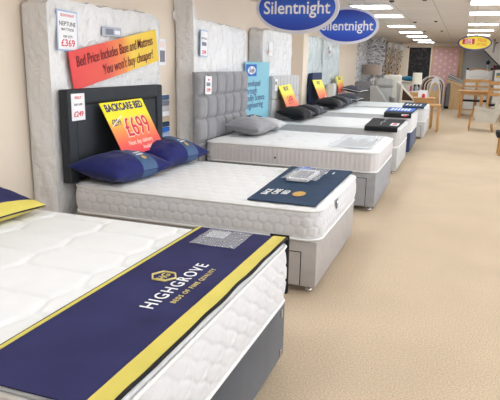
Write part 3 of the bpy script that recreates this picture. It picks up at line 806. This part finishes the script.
# Sealy board between the beds
sy = thing('advert_board', 'pale blue advert board standing against the wall between two grey headboards', 'advert board', (.094, 3.835, 0), basis=WALLB)
wS = 1.02
blu = flat('pale_blue_print', srgb(140, 200, 220), .5)
MB().box(0, wS, .0, 1.525, -.012, 0, .002).build('board', blu, sy)
MB().box(.02, .44, 1.33, 1.49, 0, .001).build('logo_square', 'blue_fab', sy)
MB().grid(lambda a, b: (.24+.16*b*math.cos(a*2*PI), 1.41+.055*b*math.sin(a*2*PI), .002), 24, 2, closed_u=True).build('oval_logo', 'card', sy, fix=False)
text(sy, 'Sealy', .10, .24, 1.38, 'navy_ink', .0025, .01, 1.1, .2, 'CENTER')
for k, (s_, q) in enumerate((('Developed', 1.12), ('through', 1.2), ('Bodily Science', 1.12), ('Engineering', 1.28))):
    text(sy, s_, .125, .0, 1.19-k*.10, 'navy_ink', .001, .006, q)

# swatch rack beside headboard 2
sw = thing('swatch_holder', 'narrow strip of coloured fabric swatches on the wall right of the dark headboard', 'fabric swatches', (-.19, 1.97, .6), basis=WALLB)
MB().box(0, .17, 0, .56, -.008, 0).build('backing_card', 'card', sw)
for k, c in enumerate(('slate', 'grey_print', 'lgrey_fab', 'card', 'beige_c', 'petrol', 'blue_fab', 'card_blue', 'beige_c')):
    MB().box(.01, .175, .5-k*.058, .55-k*.058, .0, .03, .004).build('swatch', c, sw)

# ------------------------------------------------------------------ pillows
def pillow(label, loc, w, d, h, mat, rot, bands=(), group=None, extra=None, piping=None, cat='pillow', seed=0):
    t = thing('pillow', label, cat, loc, group, rot=rot)
    def P(a, b, off=0, sgn=1):
        u_, v_ = a*2-1, b*2-1
        x = d/2*u_*(1-.10*(1-v_*v_)); y = w/2*v_*(1-.08*(1-u_*u_))
        q = max(0, (1-abs(u_)**2.6)*(1-abs(v_)**2.6))**.55
        z = sgn*(h/2*q+off)+ (.010*noise.noise(Vector((x*7+seed, y*7, sgn*3))) + .006*noise.noise(Vector((x*18+seed, y*14, sgn))))*q
        return (x, y, z)
    m = MB().grid(lambda a, b: P(a, b), 40, 52).grid(lambda a, b: P(a, b, 0, -1), 40, 52, flip=True)
    m.build('cushion', mat, t, True)
    for (v0, v1, bm_) in bands:
        MB().grid(lambda a, b: P(a, v0+(v1-v0)*b, .003), 40, 12).grid(lambda a, b: P(a, v0+(v1-v0)*b, .003, -1), 40, 12).build('band', bm_, t, True, fix=False)
    if piping:
        pts = [P(0, k/24) for k in range(24)]+[P(k/24, 1) for k in range(24)]+[P(1, 1-k/24) for k in range(24)]+[P(1-k/24, 0) for k in range(24)]
        MB().tube(pts, piping[1], 6, closed=True).build('piping', piping[0], t, True)
    if extra: extra(t, P)
    return t
def emb(t, P):
    c = Vector(P(.78, .60, .006))
    MB().grid(lambda a, b: Vector(P(.83+.05*b*math.cos(a*2*PI), .60+.032*b*math.sin(a*2*PI), .008)), 16, 2, closed_u=True).build('gold_emblem', 'gold', t, fix=False)
    m = MB()
    for r_ in range(2):
        for k in range(5): m.grid(lambda a, b: Vector(P(.64+.07*r_+.04*a, .54+.025*k+.018*b, .006)), 2, 2)
    m.build('lettering', 'white_ink', t, fix=False)
pg = 'royal blue pillows on the hexagon stitched mattress'
pillow('royal blue velvet pillow with slate band, nearer of the two by the dark headboard', (.41, .30, .705), .72, .48, .21, 'royal', (0, .10, -.12), [(.48, .72, 'slate')], pg, emb)
pillow('royal blue velvet pillow with slate band, farther of the two, under the price card edge', (.42, 1.02, .72), .70, .48, .22, 'royal', (0, .14, -.10), [(.5, .74, 'slate')], pg, emb, seed=5)
def border1(t, P):
    m = MB()
    m.grid(lambda a, b: Vector(P(.90+.1*a, b, .004)), 5, 40); m.grid(lambda a, b: Vector(P(.86+.14*a, b, .006, -1)), 7, 40); m.grid(lambda a, b: Vector(P(.86+.14*a, .97+.03*b, .005)), 6, 3)
    m.build('yellow_border', 'yellow_fab', t, True, fix=False)
pillow('indigo pillow with gold yellow border on the nearest bed', (.47, -1.37, .775), .76, .54, .15, 'indigo', (0, .24, .0), (), None, border1)
pillow('mid grey plush pillow beside the tufted headboard', (.46, 3.12, .76), .64, .46, .21, 'plush_grey', (0, .10, -.05), (), 'grey pillows on the silver-sided mattress', seed=2)
pillow('pale grey pillow behind the mid grey one, by the blue board', (.5, 3.64, .735), .44, .42, .15, 'lgrey_fab', (0, .08, .1), (), 'grey pillows on the silver-sided mattress', seed=9)
lb = thing('pillow_card', 'small navy card lying against the mid grey plush pillow', 'card', (.45, 3.22, .862), rot=(0, .12, 0))
MB().box(-.07, .07, -.12, .12, 0, .003).build('card', 'petrol', lb); MB().box(-.02, .0, -.08, .08, .003, .004).build('lettering', 'white_ink', lb)
def stripes(a, b, n, mats=('dgrey_fab', 'mgrey_fab')):
    o = []; w = (b-a)/n
    for k in range(n): o.append((a+k*w, a+(k+.55)*w, mats[k % 2]))
    return o
gb = 'black and grey striped cushions'
pillow('black cushion with grey stripes, nearer one on the fourth bed', (.47, 5.10, .77), .68, .46, .18, 'black_fab', (0, .12, 0), stripes(.62, 1.0, 4), gb, cat='cushion')
pillow('black cushion with grey stripes, farther one on the fourth bed', (.52, 5.72, .77), .60, .46, .17, 'black_fab', (0, .12, -.1), stripes(.25, 1.0, 6), gb, seed=4, cat='cushion')
pillow('black cushion with grey stripes, nearer one on the fifth bed', (.58, 7.0, .82), .64, .46, .18, 'black_fab', (0, .12, 0), stripes(.5, 1.0, 4), gb, seed=6, cat='cushion')
pillow('black cushion with grey stripes, farther one on the fifth bed', (.62, 7.65, .82), .62, .46, .18, 'black_fab', (0, .12, -.1), stripes(.3, 1.0, 5), gb, seed=8, cat='cushion')
def let6(t, P):
    m = MB()
    for k in range(4): m.grid(lambda a, b: Vector(P(.4+.1*a, .35+.07*k+.05*b, .006)), 2, 2)
    m.build('lettering', 'white_ink', t, fix=False)
pillow('dark slate cushion with white piping, lower one on the farthest bed', (.47, 9.50, .79), .80, .52, .20, 'dgrey_fab', (0, .10, 0), (), 'white piped cushions on the farthest bed', piping=('card', .006), cat='cushion')
pillow('dark slate cushion with white piping and lettering, upper one on the farthest bed', (.50, 9.98, .965), .74, .46, .15, 'dgrey_fab', (.02, .16, -.1), (), 'white piped cushions on the farthest bed', let6, ('card', .006), 'cushion', 3)

# ------------------------------------------------------------------ hanging oval signs
def ellipse(rx, ry, n=64): return [(rx*math.cos(2*PI*k/n), ry*math.sin(2*PI*k/n)) for k in range(n)]
blue_o = gradient('royal_blue_sign_print', [(0, srgb(24, 56, 170)), (.45, srgb(48, 100, 215)), (1, srgb(24, 44, 150))], 'Y')
def oval(label, x, y, z, rx, ry, rim, facem, txt, roll=0, yaw=0):
    c, s = math.cos(yaw), math.sin(yaw)
    t = thing('hanging_sign', label, 'sign', (x, y, z), basis=(Vector((c, s, 0)), Vector((0, 0, 1)), Vector((s, -c, 0))))
    MB().prism(ellipse(rx, ry), -.02, .02, 'z').build('rim_board', rim, t, 'auto')
    k = rx-.035; q = ry-.035
    MB().prism(ellipse(k, q), .0205, .026, 'z').build('front_face', facem, t)
    MB().prism(ellipse(k, q), -.026, -.0205, 'z').build('back_face', facem, t)
    m = MB()
    for xx in (-rx*.5, rx*.5): m.tube([(xx, ry*.8, 0), (xx, H-z, 0)], .003, 5)
    m.build('hanging_wire', 'chrome', t)
    txt(t, rx, ry); return t
def sn(t, rx, ry):
    text(t, 'Silentnight', .18, 0, -.06, 'white_ink', .0275, .012, .95, 0, 'CENTER')
sig_rim = flat('pale_silver_rim', srgb(222, 222, 230), .35)
oval('blue oval Silentnight sign with silver rim, larger and nearer of the two', 1.155, 2.5, 2.075, .445, .262, sig_rim, blue_o, sn)
oval('blue oval Silentnight sign with silver rim, smaller and farther of the two', 1.285, 4.6, 2.03, .43, .245, sig_rim, blue_o, sn)
yel = flat('yellow_sign_print', srgb(244, 226, 76), .5)
prim = flat('purple_sign_rim', srgb(84, 74, 130), .5)
def fr(t, rx, ry):
    MB().box(-.27, -.01, -.03, .085, .027, .029).build('red_box', 'red_ink', t)
    text(t, 'SUPER', .07, -.14, .03, 'white_ink', .03, .02, .8, 0, 'CENTER'); text(t, 'VALUE', .07, -.14, -.022, 'white_ink', .03, .02, .8, 0, 'CENTER')
    text(t, 'FREE', .12, .15, .015, 'orange', .028, .02, .8, 0, 'CENTER'); text(t, 'FITTING', .085, .15, -.07, 'orange', .028, .02, .7, 0, 'CENTER')
oval('yellow oval sign with orange FREE lettering and purple rim', 3.02, 11, 2.06, .37, .175, prim, yel, fr)

# ------------------------------------------------------------------ far furniture
def boxpart(t, name, mat, *a, r=.01, smooth='auto', mtx=None): return MB().box(*a, r).build(name, mat, t, smooth, mtx=mtx)
# nest of oak tables behind farthest bed
t = thing('oak_nest_table', 'low oak side table in the aisle just past the farthest bed', 'side table', (2.03, 10.62, 0))
boxpart(t, 'tabletop', 'oak_x', 0, .38, 0, .5, .60, .635)
for k in ((.33, .02), (.33, .44), (.02, .02), (.02, .44)): boxpart(t, 'leg', 'oak', k[0]-.01, k[0]+.04, k[1], k[1]+.04, 0, .60, r=.004)
boxpart(t, 'side_panel', 'oak', .34, .36, .06, .44, .2, .6, r=.003)
t = thing('oak_side_table', 'taller oak side table behind the low one, holding the white card', 'side table', (1.72, 11.35, 0))
boxpart(t, 'tabletop', 'oak_x', 0, .52, 0, .5, .72, .755)
boxpart(t, 'apron', 'oak_x', .03, .49, .03, .47, .62, .72, r=.004)
for k in ((.03, .03), (.45, .03), (.03, .43), (.45, .43)): boxpart(t, 'leg', 'oak', k[0], k[0]+.045, k[1], k[1]+.045, 0, .62, r=.004)
t = thing('display_card', 'white display card standing on the taller oak side table', 'card', (1.83, 11.5, .756), rot=(-.12, 0, 0))
boxpart(t, 'card', 'card', 0, .23, 0, .004, 0, .18, r=0)
t = thing('candle_jar', 'small red jar on the taller oak side table', 'jar', (1.97, 11.42, .756))
MB().lathe([(.025, 0), (.035, .01), (.035, .08), (.025, .095)], 14).build('jar', 'red_ink', t, True); MB().lathe([(.027, .095), (.027, .115)], 14).build('lid', 'card', t)

# recliners
def recliner(label, x, y, w, mat, rz, group=None, ht=1.0):
    t = thing('recliner_chair', label, 'recliner', (x, y, 0), group, rot=(0, 0, rz))
    boxpart(t, 'base', mat, -.02, w+.02, .05, .8, .04, .42, r=.04, smooth=True)
    boxpart(t, 'seat_cushion', mat, .13, w-.13, .0, .62, .38, .52, r=.05, smooth=True)
    for a in (0, w-.13): boxpart(t, 'armrest', mat, a, a+.13, .0, .75, .3, .66, r=.05, smooth=True)
    mt = Matrix.Translation((0, .62, .45)) @ Matrix.Rotation(-.25, 4, 'X')
    boxpart(t, 'backrest', mat, .05, w-.05, 0, .2, 0, ht-.62, r=.06, smooth=True, mtx=mt)
    boxpart(t, 'headrest', mat, .03, w-.03, -.07, .2, ht-.68, ht-.42, r=.07, smooth=True, mtx=mt)
    return t
M['rgrey'] = fabric('dark_grey_upholstery', srgb(128, 128, 131), .8, 200, .3, .06)
M['rlight'] = fabric('silver_grey_upholstery', srgb(178, 178, 178), .8, 200, .3, .06)
recliner('dark grey recliner armchair nearest the left wall', .02, 12.0, .56, 'rgrey', .05, None, 1.06)
recliner('light grey recliner sofa seat in front of the hanging curtain swatches', .56, 12.9, .62, 'rlight', .22, None, 1.14)
t = thing('sofa_arm_chair', 'pale grey tilted footrest chair between the two recliners', 'chair', (.60, 11.9, 0))
MB().prism([(0, .35), (.42, .35), (.42, .55), (.1, .98), (-.05, .98)], .1, .45, 'y').build('side_panel', 'rlight', t)
boxpart(t, 'base', 'rlight', -.0, .45, .05, .5, .02, .36, r=.03, smooth=True)
# cream sofa back
t = thing('cream_sofa', 'cream sofa whose back shows behind the light grey recliner', 'sofa', (.49, 14.5, 0))
boxpart(t, 'seat', 'cream', 0, .7, 0, .8, .0, .45, r=.05, smooth=True)
boxpart(t, 'back', 'cream', 0, .55, .55, .8, .3, 1.24, r=.06, smooth=True)
boxpart(t, 'armrest', 'cream', .55, .7, 0, .8, .2, .62, r=.05, smooth=True)
# wood framed chaise
t = thing('wood_framed_chair', 'cream chair with sloping timber side frame behind the far beds', 'chair', (1.33, 12.2, 0))
m = MB()
for p in (((0, 1.0), (.40, .62)), ((0, .60), (.46, .60)), ((.02, .98), (.02, .60))): m.tube([(p[0][0], 0, p[0][1]), (p[1][0], 0, p[1][1])], .03, 6)
m.build('side_frame', 'cream', t)
MB().prism([(.02, .62), (.40, .62), (.02, .93)], .03, .06, 'y').build('side_panel', 'brown_c', t)
boxpart(t, 'seat', 'cream', -.02, .5, .0, .6, .3, .58, r=.04, smooth=True)
MB().prism([(-.08, .5), (.0, .5), (.0, 1.02), (-.12, 1.1)], .0, .6, 'y').build('backrest', 'rlight', t)
for k in ((.0, .02), (.44, .02), (.0, .54), (.44, .54)): boxpart(t, 'leg', 'oak', k[0], k[0]+.04, k[1], k[1]+.04, 0, .31, r=0)
# teal cushion on a console behind
t = thing('console_table', 'pale console table carrying the teal cushion', 'console table', (.90, 15.45, 0))
boxpart(t, 'tabletop', 'stone', 0, .5, 0, .5, 1.0, 1.04); boxpart(t, 'cabinet', 'stone', .03, .47, .03, .47, .0, 1.0, r=.005)
pillow('teal cushion lying on the pale console table', (1.17, 15.7, 1.125), .4, .36, .15, 'teal', (0, 0, .3), (), None, cat='cushion')
def lamp(label, x, y, z0, zs, ztop, r0, r1, shade, basem):
    t = thing('table_lamp', label, 'lamp', (x, y, z0))
    a = zs-z0; b = ztop-z0
    MB().lathe([(.09, 0), (.09, .02), (.03, .035), (.05, a*.3), (.07, a*.5), (.03, a*.8), (.015, a+.02)], 16).build('base', basem, t, True)
    MB().grid(lambda u_, v_: ((r0+(r1-r0)*v_)*math.cos(u_*2*PI), (r0+(r1-r0)*v_)*math.sin(u_*2*PI), a+(b-a)*v_), 28, 3, closed_u=True).grid(lambda u_, v_: ((r0+(r1-r0)*v_-.006)*math.cos(u_*2*PI), (r0+(r1-r0)*v_-.006)*math.sin(u_*2*PI), a+(b-a)*v_), 28, 3, closed_u=True, flip=True).build('lamp_shade', shade, t, True, fix=False)
    MB().tube([(0, 0, a), (0, 0, b-.02)], .006, 6).tube([(-r1+.005, 0, b-.03), (r1-.005, 0, b-.03)], .003, 5).build('stem', 'chrome', t)
    return t
t = thing('lamp_plinth', 'pale plinth behind the taller oak table, under the ivory lamp', 'plinth', (1.42, 13.75, 0))
boxpart(t, 'plinth_body', 'oak', 0, .4, 0, .4, 0, .78, r=.006); boxpart(t, 'plinth_top', 'cream', -.01, .41, -.01, .41, .78, .8, r=.004)
lamp('table lamp with ivory drum shade in front of the black wallpaper', 1.60, 13.95, .80, 1.0, 1.33, .14, .13, 'lampwhite', 'silver_foil')
t = thing('magenta_box', 'small magenta box left of the ivory lamp', 'box', (1.43, 13.78, .8)); boxpart(t, 'box_body', 'magenta', 0, .05, 0, .05, 0, .14, r=.003); boxpart(t, 'box_lid', 'magenta', -.003, .053, -.003, .053, .14, .16, r=.003)
# taupe lamp with patterned globes
t = thing('lamp_table', 'grey side cabinet behind the dark grey recliner', 'side cabinet', (-.18, 14.8, 0))
boxpart(t, 'cabinet', 'lgrey_fab', 0, .62, 0, .45, 0, .8); boxpart(t, 'cabinet_top', 'mgrey_fab', -.01, .64, -.01, .46, .8, .83)
t = thing('drum_lamp', 'wide taupe drum shade lamp in front of the leaf wallpaper', 'lamp', (.14, 15.0, .83))
MB().lathe([(.08, 0), (.08, .02), (.03, .03), (.11, .1), (.12, .2), (.09, .31), (.02, .38)], 18).build('globe_base', 'birdpaper', t, True)
MB().grid(lambda a, b: (.29*math.cos(a*2*PI), .16*math.sin(a*2*PI), .385+.31*b), 32, 3, closed_u=True).grid(lambda a, b: (.284*math.cos(a*2*PI), .154*math.sin(a*2*PI), .385+.31*b), 32, 3, closed_u=True, flip=True).build('lamp_shade', 'shade', t, True, fix=False)
MB().tube([(0, 0, .37), (0, 0, .66)], .008, 6).tube([(-.284, 0, .65), (.284, 0, .65)], .004, 5).build('stem', 'black_plastic', t)
t = thing('patterned_vase', 'silver leaf patterned globe vase right of the taupe lamp', 'vase', (.36, 15.1, .83))
MB().lathe([(.06, 0), (.085, .08), (.095, .18), (.08, .28), (.05, .33), (.06, .36)], 18).build('vase_body', 'birdpaper', t, True)
MB().lathe([(.062, .355), (.066, .362), (.066, .37), (.05, .372)], 16).build('vase_rim', 'chrome', t, True)

# hanging curtain swatches
M['swatch_print'] = pattern_mat('orange_black_print', srgb(240, 234, 226), [srgb(224, 160, 70), srgb(70, 56, 56)], (1, 1, .6), 15, .53, .58)
t = thing('display_board', 'cream display board behind the hanging curtain swatches', 'display board', (.36, 16.62, 0))
boxpart(t, 'board', 'wall', 0, .72, 0, .05, 0, 2.2, r=.004)
boxpart(t, 'base_foot', 'wall', 0, .72, -.05, .1, 0, .06, r=.004)
rail = thing('curtain_rail', 'pale rail at the top of the cream display board', 'rail', (.38, 16.5, 2.2))
MB().tube([(0, -.04, .07), (.66, -.04, -.08)], .02, 8).build('pole', 'cream', rail); 
for xx, z_ in ((0.0, .07), (.66, -.08)): MB().lathe([(.005, -.035), (.03, -.02), (.035, 0), (.03, .02), (.005, .035)], 12, (xx, 0, z_)).build('finial', 'black_plastic', rail, True)
for xx, z_ in ((.06, .056), (.6, -.066)): MB().tube([(xx, 0, z_), (xx, .12, z_-.03)], .008, 6).build('bracket', 'chrome', rail)
for i in range(3):
    x = .44+.20*i; zt_ = 2.22-.045*i
    t = thing('curtain_swatch', '%s of three patterned curtain swatches hanging from the pale rail' % ('leftmost', 'middle one', 'rightmost')[i], 'curtain swatch', (x, 16.5, zt_), 'hanging curtain swatches')
    def cs(a, b):
        return ((a-.5)*.165*(1-.15*math.sin(b*PI*.9))-.16*b*b, .018*math.sin(a*PI*6)-.03, -b*1.05-.02)
    MB().grid(cs, 24, 24).build('cloth', 'swatch_print', t, True, fix=False)
    MB().grid(lambda a, b: (.09*math.cos(a*2*PI), .05*math.sin(a*2*PI), -.12+.14*b), 16, 3, closed_u=True).build('heading', 'card', t, True, fix=False)
    MB().box(-.17, -.12, -.065, -.05, -1.14, -.86).build('printed_motif', ('red_ink', 'orange', 'grey_print')[i], t)

# carpet sample arch stand
t = thing('carpet_arch_stand', 'arched rack of layered carpet samples below the pink wallpaper', 'carpet display', (1.80, 18.35, 0))
cols = ['lgrey_fab', 'rgrey', 'beige_c', 'cream', 'brown_c', 'cream', 'maroon', 'beige_c', 'card']
for k, c in enumerate(cols):
    R0 = .10+.042*k; yy = .05+.045*k; dx = .0+(8-k)*.012
    out = [(dx-R0, .02)]+[(dx-R0*math.cos(PI*i/20), .80+.40*math.sin(PI*i/20)*(R0+.03)/.476) for i in range(21)]+[(dx+R0*1.0, .02)]
    inn = [(dx-R0+.045, .02)]+[(dx-(R0-.045)*math.cos(PI*i/20), .80+.40*math.sin(PI*i/20)*(R0-.0)/.476) for i in range(21)]+[(dx+R0-.045, .02)]
    m = MB()
    for i in range(len(out)-1): m.prism([out[i], out[i+1], inn[i+1], inn[i]], yy, yy+.10, 'y')
    m.build('carpet_sample', c, t)
MB().box(-.45, .45, .1, .55, 0, .02).build('base', 'pine', t)
t = thing('wood_arch_panel', 'tapered pale wood board with white edging and a small grey card', 'display board', (1.93, 18.2, 0))
def ap(s=1.0, w=0): 
    return [(-.26*s, w), (.26*s, w), (.18*s, .75), (.12*s, 1.0*s+.08), (.0, 1.08*s+.09), (-.12*s, 1.0*s+.08), (-.18*s, .75)]
MB().prism(ap(.82, .06), -.012, 0, 'y').build('wood_face', 'pine', t)
MB().prism(ap(1.0, 0), 0, .05, 'y').build('white_edging', 'card', t)
MB().box(-.06, .06, -.016, -.0125, .66, .86).build('grey_card', 'card_blue', t)
# wooden post with draped samples
t = thing('carpet_post_stand', 'wooden stand with striped carpet samples folded over its top', 'carpet display', (2.42, 18.9, 0))
boxpart(t, 'post', 'pine', .02, .40, 0, .45, 0, .92, r=.006); boxpart(t, 'dark_side', 'black_fab', -.14, .015, .1, .45, 0, .80, r=.02)
boxpart(t, 'hanging_sample', 'rgrey', .0, -.1, .04, .1, .1, .92, r=.01)
MB().prism([(-.12, .98), (.44, .80), (.44, .90), (-.12, 1.08)], -.06, .5, 'y').build('sloped_top', 'pine', t)
for k, c in enumerate(('rgrey', 'cream', 'brown_c', 'lgrey_fab', 'dgrey_fab', 'cream', 'rgrey')):
    q = .028*k
    MB().prism([(-.13+q*.4, 1.08+q), (.47-q*.3, .90+q*.7), (.47-q*.3, .92+q*.7), (-.13+q*.4, 1.106+q)], -.05+q*.5, .5, 'y').build('carpet_sample', c, t)

# dining table + chairs
t = thing('dining_table', 'oak dining table beyond the cream armchair', 'dining table', (2.76, 15.05, 0))
boxpart(t, 'tabletop', 'oak_x', 0, .98, 0, 1.0, .785, .82)
boxpart(t, 'apron', 'oak_x', .06, .92, .06, .94, .70, .785, r=.004)
for k in ((.05, .05), (.62, .05), (.05, .87), (.84, .87)): boxpart(t, 'leg', 'oak', k[0], k[0]+.09, k[1], k[1]+.09, 0, .70, r=.006)
def dchair(label, x, y, rz, s=1.0):
    t = thing('dining_chair', label, 'dining chair', (x, y, 0), 'oak ladder back dining chairs', rot=(0, 0, rz))
    w = .42*s
    for xx in (0, w-.045):
        MB().box(xx, xx+.045, .0, .045, 0, 1.14, .004).build('rear_leg', 'oak', t); MB().box(xx, xx+.045, -.42, -.375, 0, .45, .004).build('front_leg', 'oak', t)
    for z, hh in ((1.05, .10), (.90, .06), (.74, .09)): MB().box(.045, w-.045, .01, .035, z-.01, z+hh-.01, .004).build('back_rail', 'oak_x', t)
    MB().box(.0, w, -.42, .0, .45, .50, .015).build('seat', 'black_fab', t, 'auto')
    MB().box(.045, w-.045, -.40, -.385, .18, .21).box(.01, .035, -.38, .0, .2, .23).box(w-.035, w-.01, -.38, .0, .2, .23).build('stretcher', 'oak_x', t)
    return t
dchair('oak ladder back chair behind the dining table, left one', 2.86, 16.5, 0)
dchair('oak ladder back chair behind the dining table, second from left', 3.28, 16.5, 0)
dchair('nearest oak ladder back chair, standing right of the dining table', 3.80, 14.2, PI*.92+.02, 1.05).location = (3.98, 14.1, 0)

# armchair
t = thing('armchair', 'stone linen armchair with curved oak front legs and arms', 'armchair', (3.08, 11.3, 0))
for yy in (0, .58):
    MB().tube([(.01, yy+.03, 0), (.03, yy+.03, .2), (.07, yy+.03, .4), (.10, yy+.03, .52), (.10, yy+.03, .57)], .018, 8, taper=.024).build('front_leg', 'oak', t, True)
    MB().prism([(.08, .56), (.12, .59), (.40, .545), (.60, .55), (.60, .515), (.40, .50), (.12, .535)], yy-.01, yy+.07, 'y').build('armrest', 'stone', t, 'auto')
    MB().prism([(.09, .54), (.55, .52), (.60, .20), (.14, .24)], yy+.01, yy+.05, 'y').build('side_panel', 'stone', t)
    MB().tube([(.52, yy+.03, .22), (.55, yy+.03, 0)], .024, 8, taper=.017).build('rear_leg', 'oak', t, True)
boxpart(t, 'seat_cushion', 'stone', .06, .56, .05, .59, .28, .42, r=.04, smooth=True)
MB().prism([(.46, .30), (.60, .25), (.84, .98), (.78, 1.02), (.70, 1.0)], .0, .64, 'y').build('backrest', 'stone', t, 'auto')
# stool edge at right
t = thing('footstool', 'black topped stool with wooden legs at the right edge', 'stool', (3.53, 7.3, 0))
boxpart(t, 'seat_pad', 'black_fab', -.03, .45, 0, .45, .32, .42, r=.02)
for k in ((.02, .02), (.38, .02), (.02, .38), (.38, .38)): boxpart(t, 'leg', 'oak', k[0], k[0]+.045, k[1], k[1]+.045, 0, .32, r=.004)

# white dresser mirror / headboard behind table
t = thing('panelled_headboard', 'white panelled headboard with arched wooden top rail behind the chairs', 'headboard', (2.97, 19.0, 0), basis=FRONTB)
def archtop(w, z0, z1, n=16): return [(0, z0), (w, z0)]+[(w*(1-k/n), z1+.07*math.sin(PI*k/n)) for k in range(n+1)]
MB().prism(archtop(.80, 0, 1.38), -.05, 0, 'z').build('panel', 'metal_white', t)
MB().tube([(.80*k/16, 1.385+.07*math.sin(PI*k/16), -.02) for k in range(17)], .028, 8).build('top_rail', 'oak_x', t, True)
for xx in (0, .80): 
    MB().box(xx-.04, xx+.04, 0, 1.42, -.06, .02, .006).build('post', 'metal_white', t)
    MB().lathe([(.03, 1.42), (.045, 1.44), (.045, 1.48), (.02, 1.5)], 12, (0, 0, 0)).build('finial', 'black_plastic', t, mtx=Matrix.Translation((xx, 0, -.02)) @ Matrix(((1, 0, 0, 0), (0, 0, 1, 0), (0, -1, 0, 0), (0, 0, 0, 1))))
m = MB()
for k in range(5): m.box(.10, .70, .5+.17*k, .512+.17*k, 0, .006)
m.build('grooves', 'lgrey_fab', t)
t = thing('white_cabinet', 'tall white cabinet at the far right holding the red and black box', 'cabinet', (3.86, 18.55-.4, 0))
boxpart(t, 'cabinet_body', 'metal_white', 0, .8, 0, -.4, 0, 1.45, r=0); t.location = (3.84, 17.9, 0)
MB().box(.03, .77, -.415, -.402, .05, .7).build('door', 'metal_white', t)
pc = thing('photo_print', 'small yellow and grey photo fixed high on the white cabinet', 'photo', (3.87, 17.48, 1.2), basis=FRONTB)
boxpart(pc, 'print', 'grey_print', 0, .2, 0, .15, 0, .006, r=0); boxpart(pc, 'yellow_area', 'yellow', .01, .19, .01, .05, .006, .008, r=0)
t = thing('red_black_box', 'red and black box on top of the white cabinet', 'box', (3.86, 17.55, 1.45))
boxpart(t, 'box_body', 'black_plastic', 0, .4, 0, .2, 0, .15, r=.006); boxpart(t, 'red_end', 'maroon', -.1, 0, .01, .19, 0, .14, r=.006)
t = thing('globe_lamp', 'small black ball lamp on a thin stand beside the white headboard', 'lamp', (3.58, 17.8, 0))
MB().lathe([(.01, -.075), (.05, -.055), (.075, 0), (.05, .055), (.01, .075)], 18, (0, 0, 1.68)).build('ball_shade', 'black_plastic', t, True)
MB().tube([(0, 0, .02), (0, 0, 1.62)], .009, 6).build('pole', 'metal_white', t); MB().lathe([(.11, 0), (.11, .015), (.02, .03)], 18).build('base', 'metal_white', t)
t = thing('ceiling_bracket', 'grey angled bracket hanging from the ceiling by the white soffit', 'bracket', (3.68, 16.8, H))
MB().tube([(0, 0, 0), (.0, 0, -.2), (-.02, 0, -.42)], .03, 8).build('drop_rod', 'rgrey', t); MB().tube([(0, 0, -.14), (.1, -.03, -.10)], .025, 8).build('side_arm', 'rgrey', t)

# ------------------------------------------------------------------ world + view
w = bpy.data.worlds.new('world'); bpy.context.scene.world = w; w.use_nodes = True
w.node_tree.nodes['Background'].inputs[0].default_value = (.9, .95, 1, 1); w.node_tree.nodes['Background'].inputs[1].default_value = 3.6
sc = bpy.context.scene
sc.view_settings.view_transform = 'Standard'; sc.view_settings.look = 'None'; sc.view_settings.gamma = 1; sc.view_settings.use_curve_mapping = False
sc.view_settings.exposure = 0.25
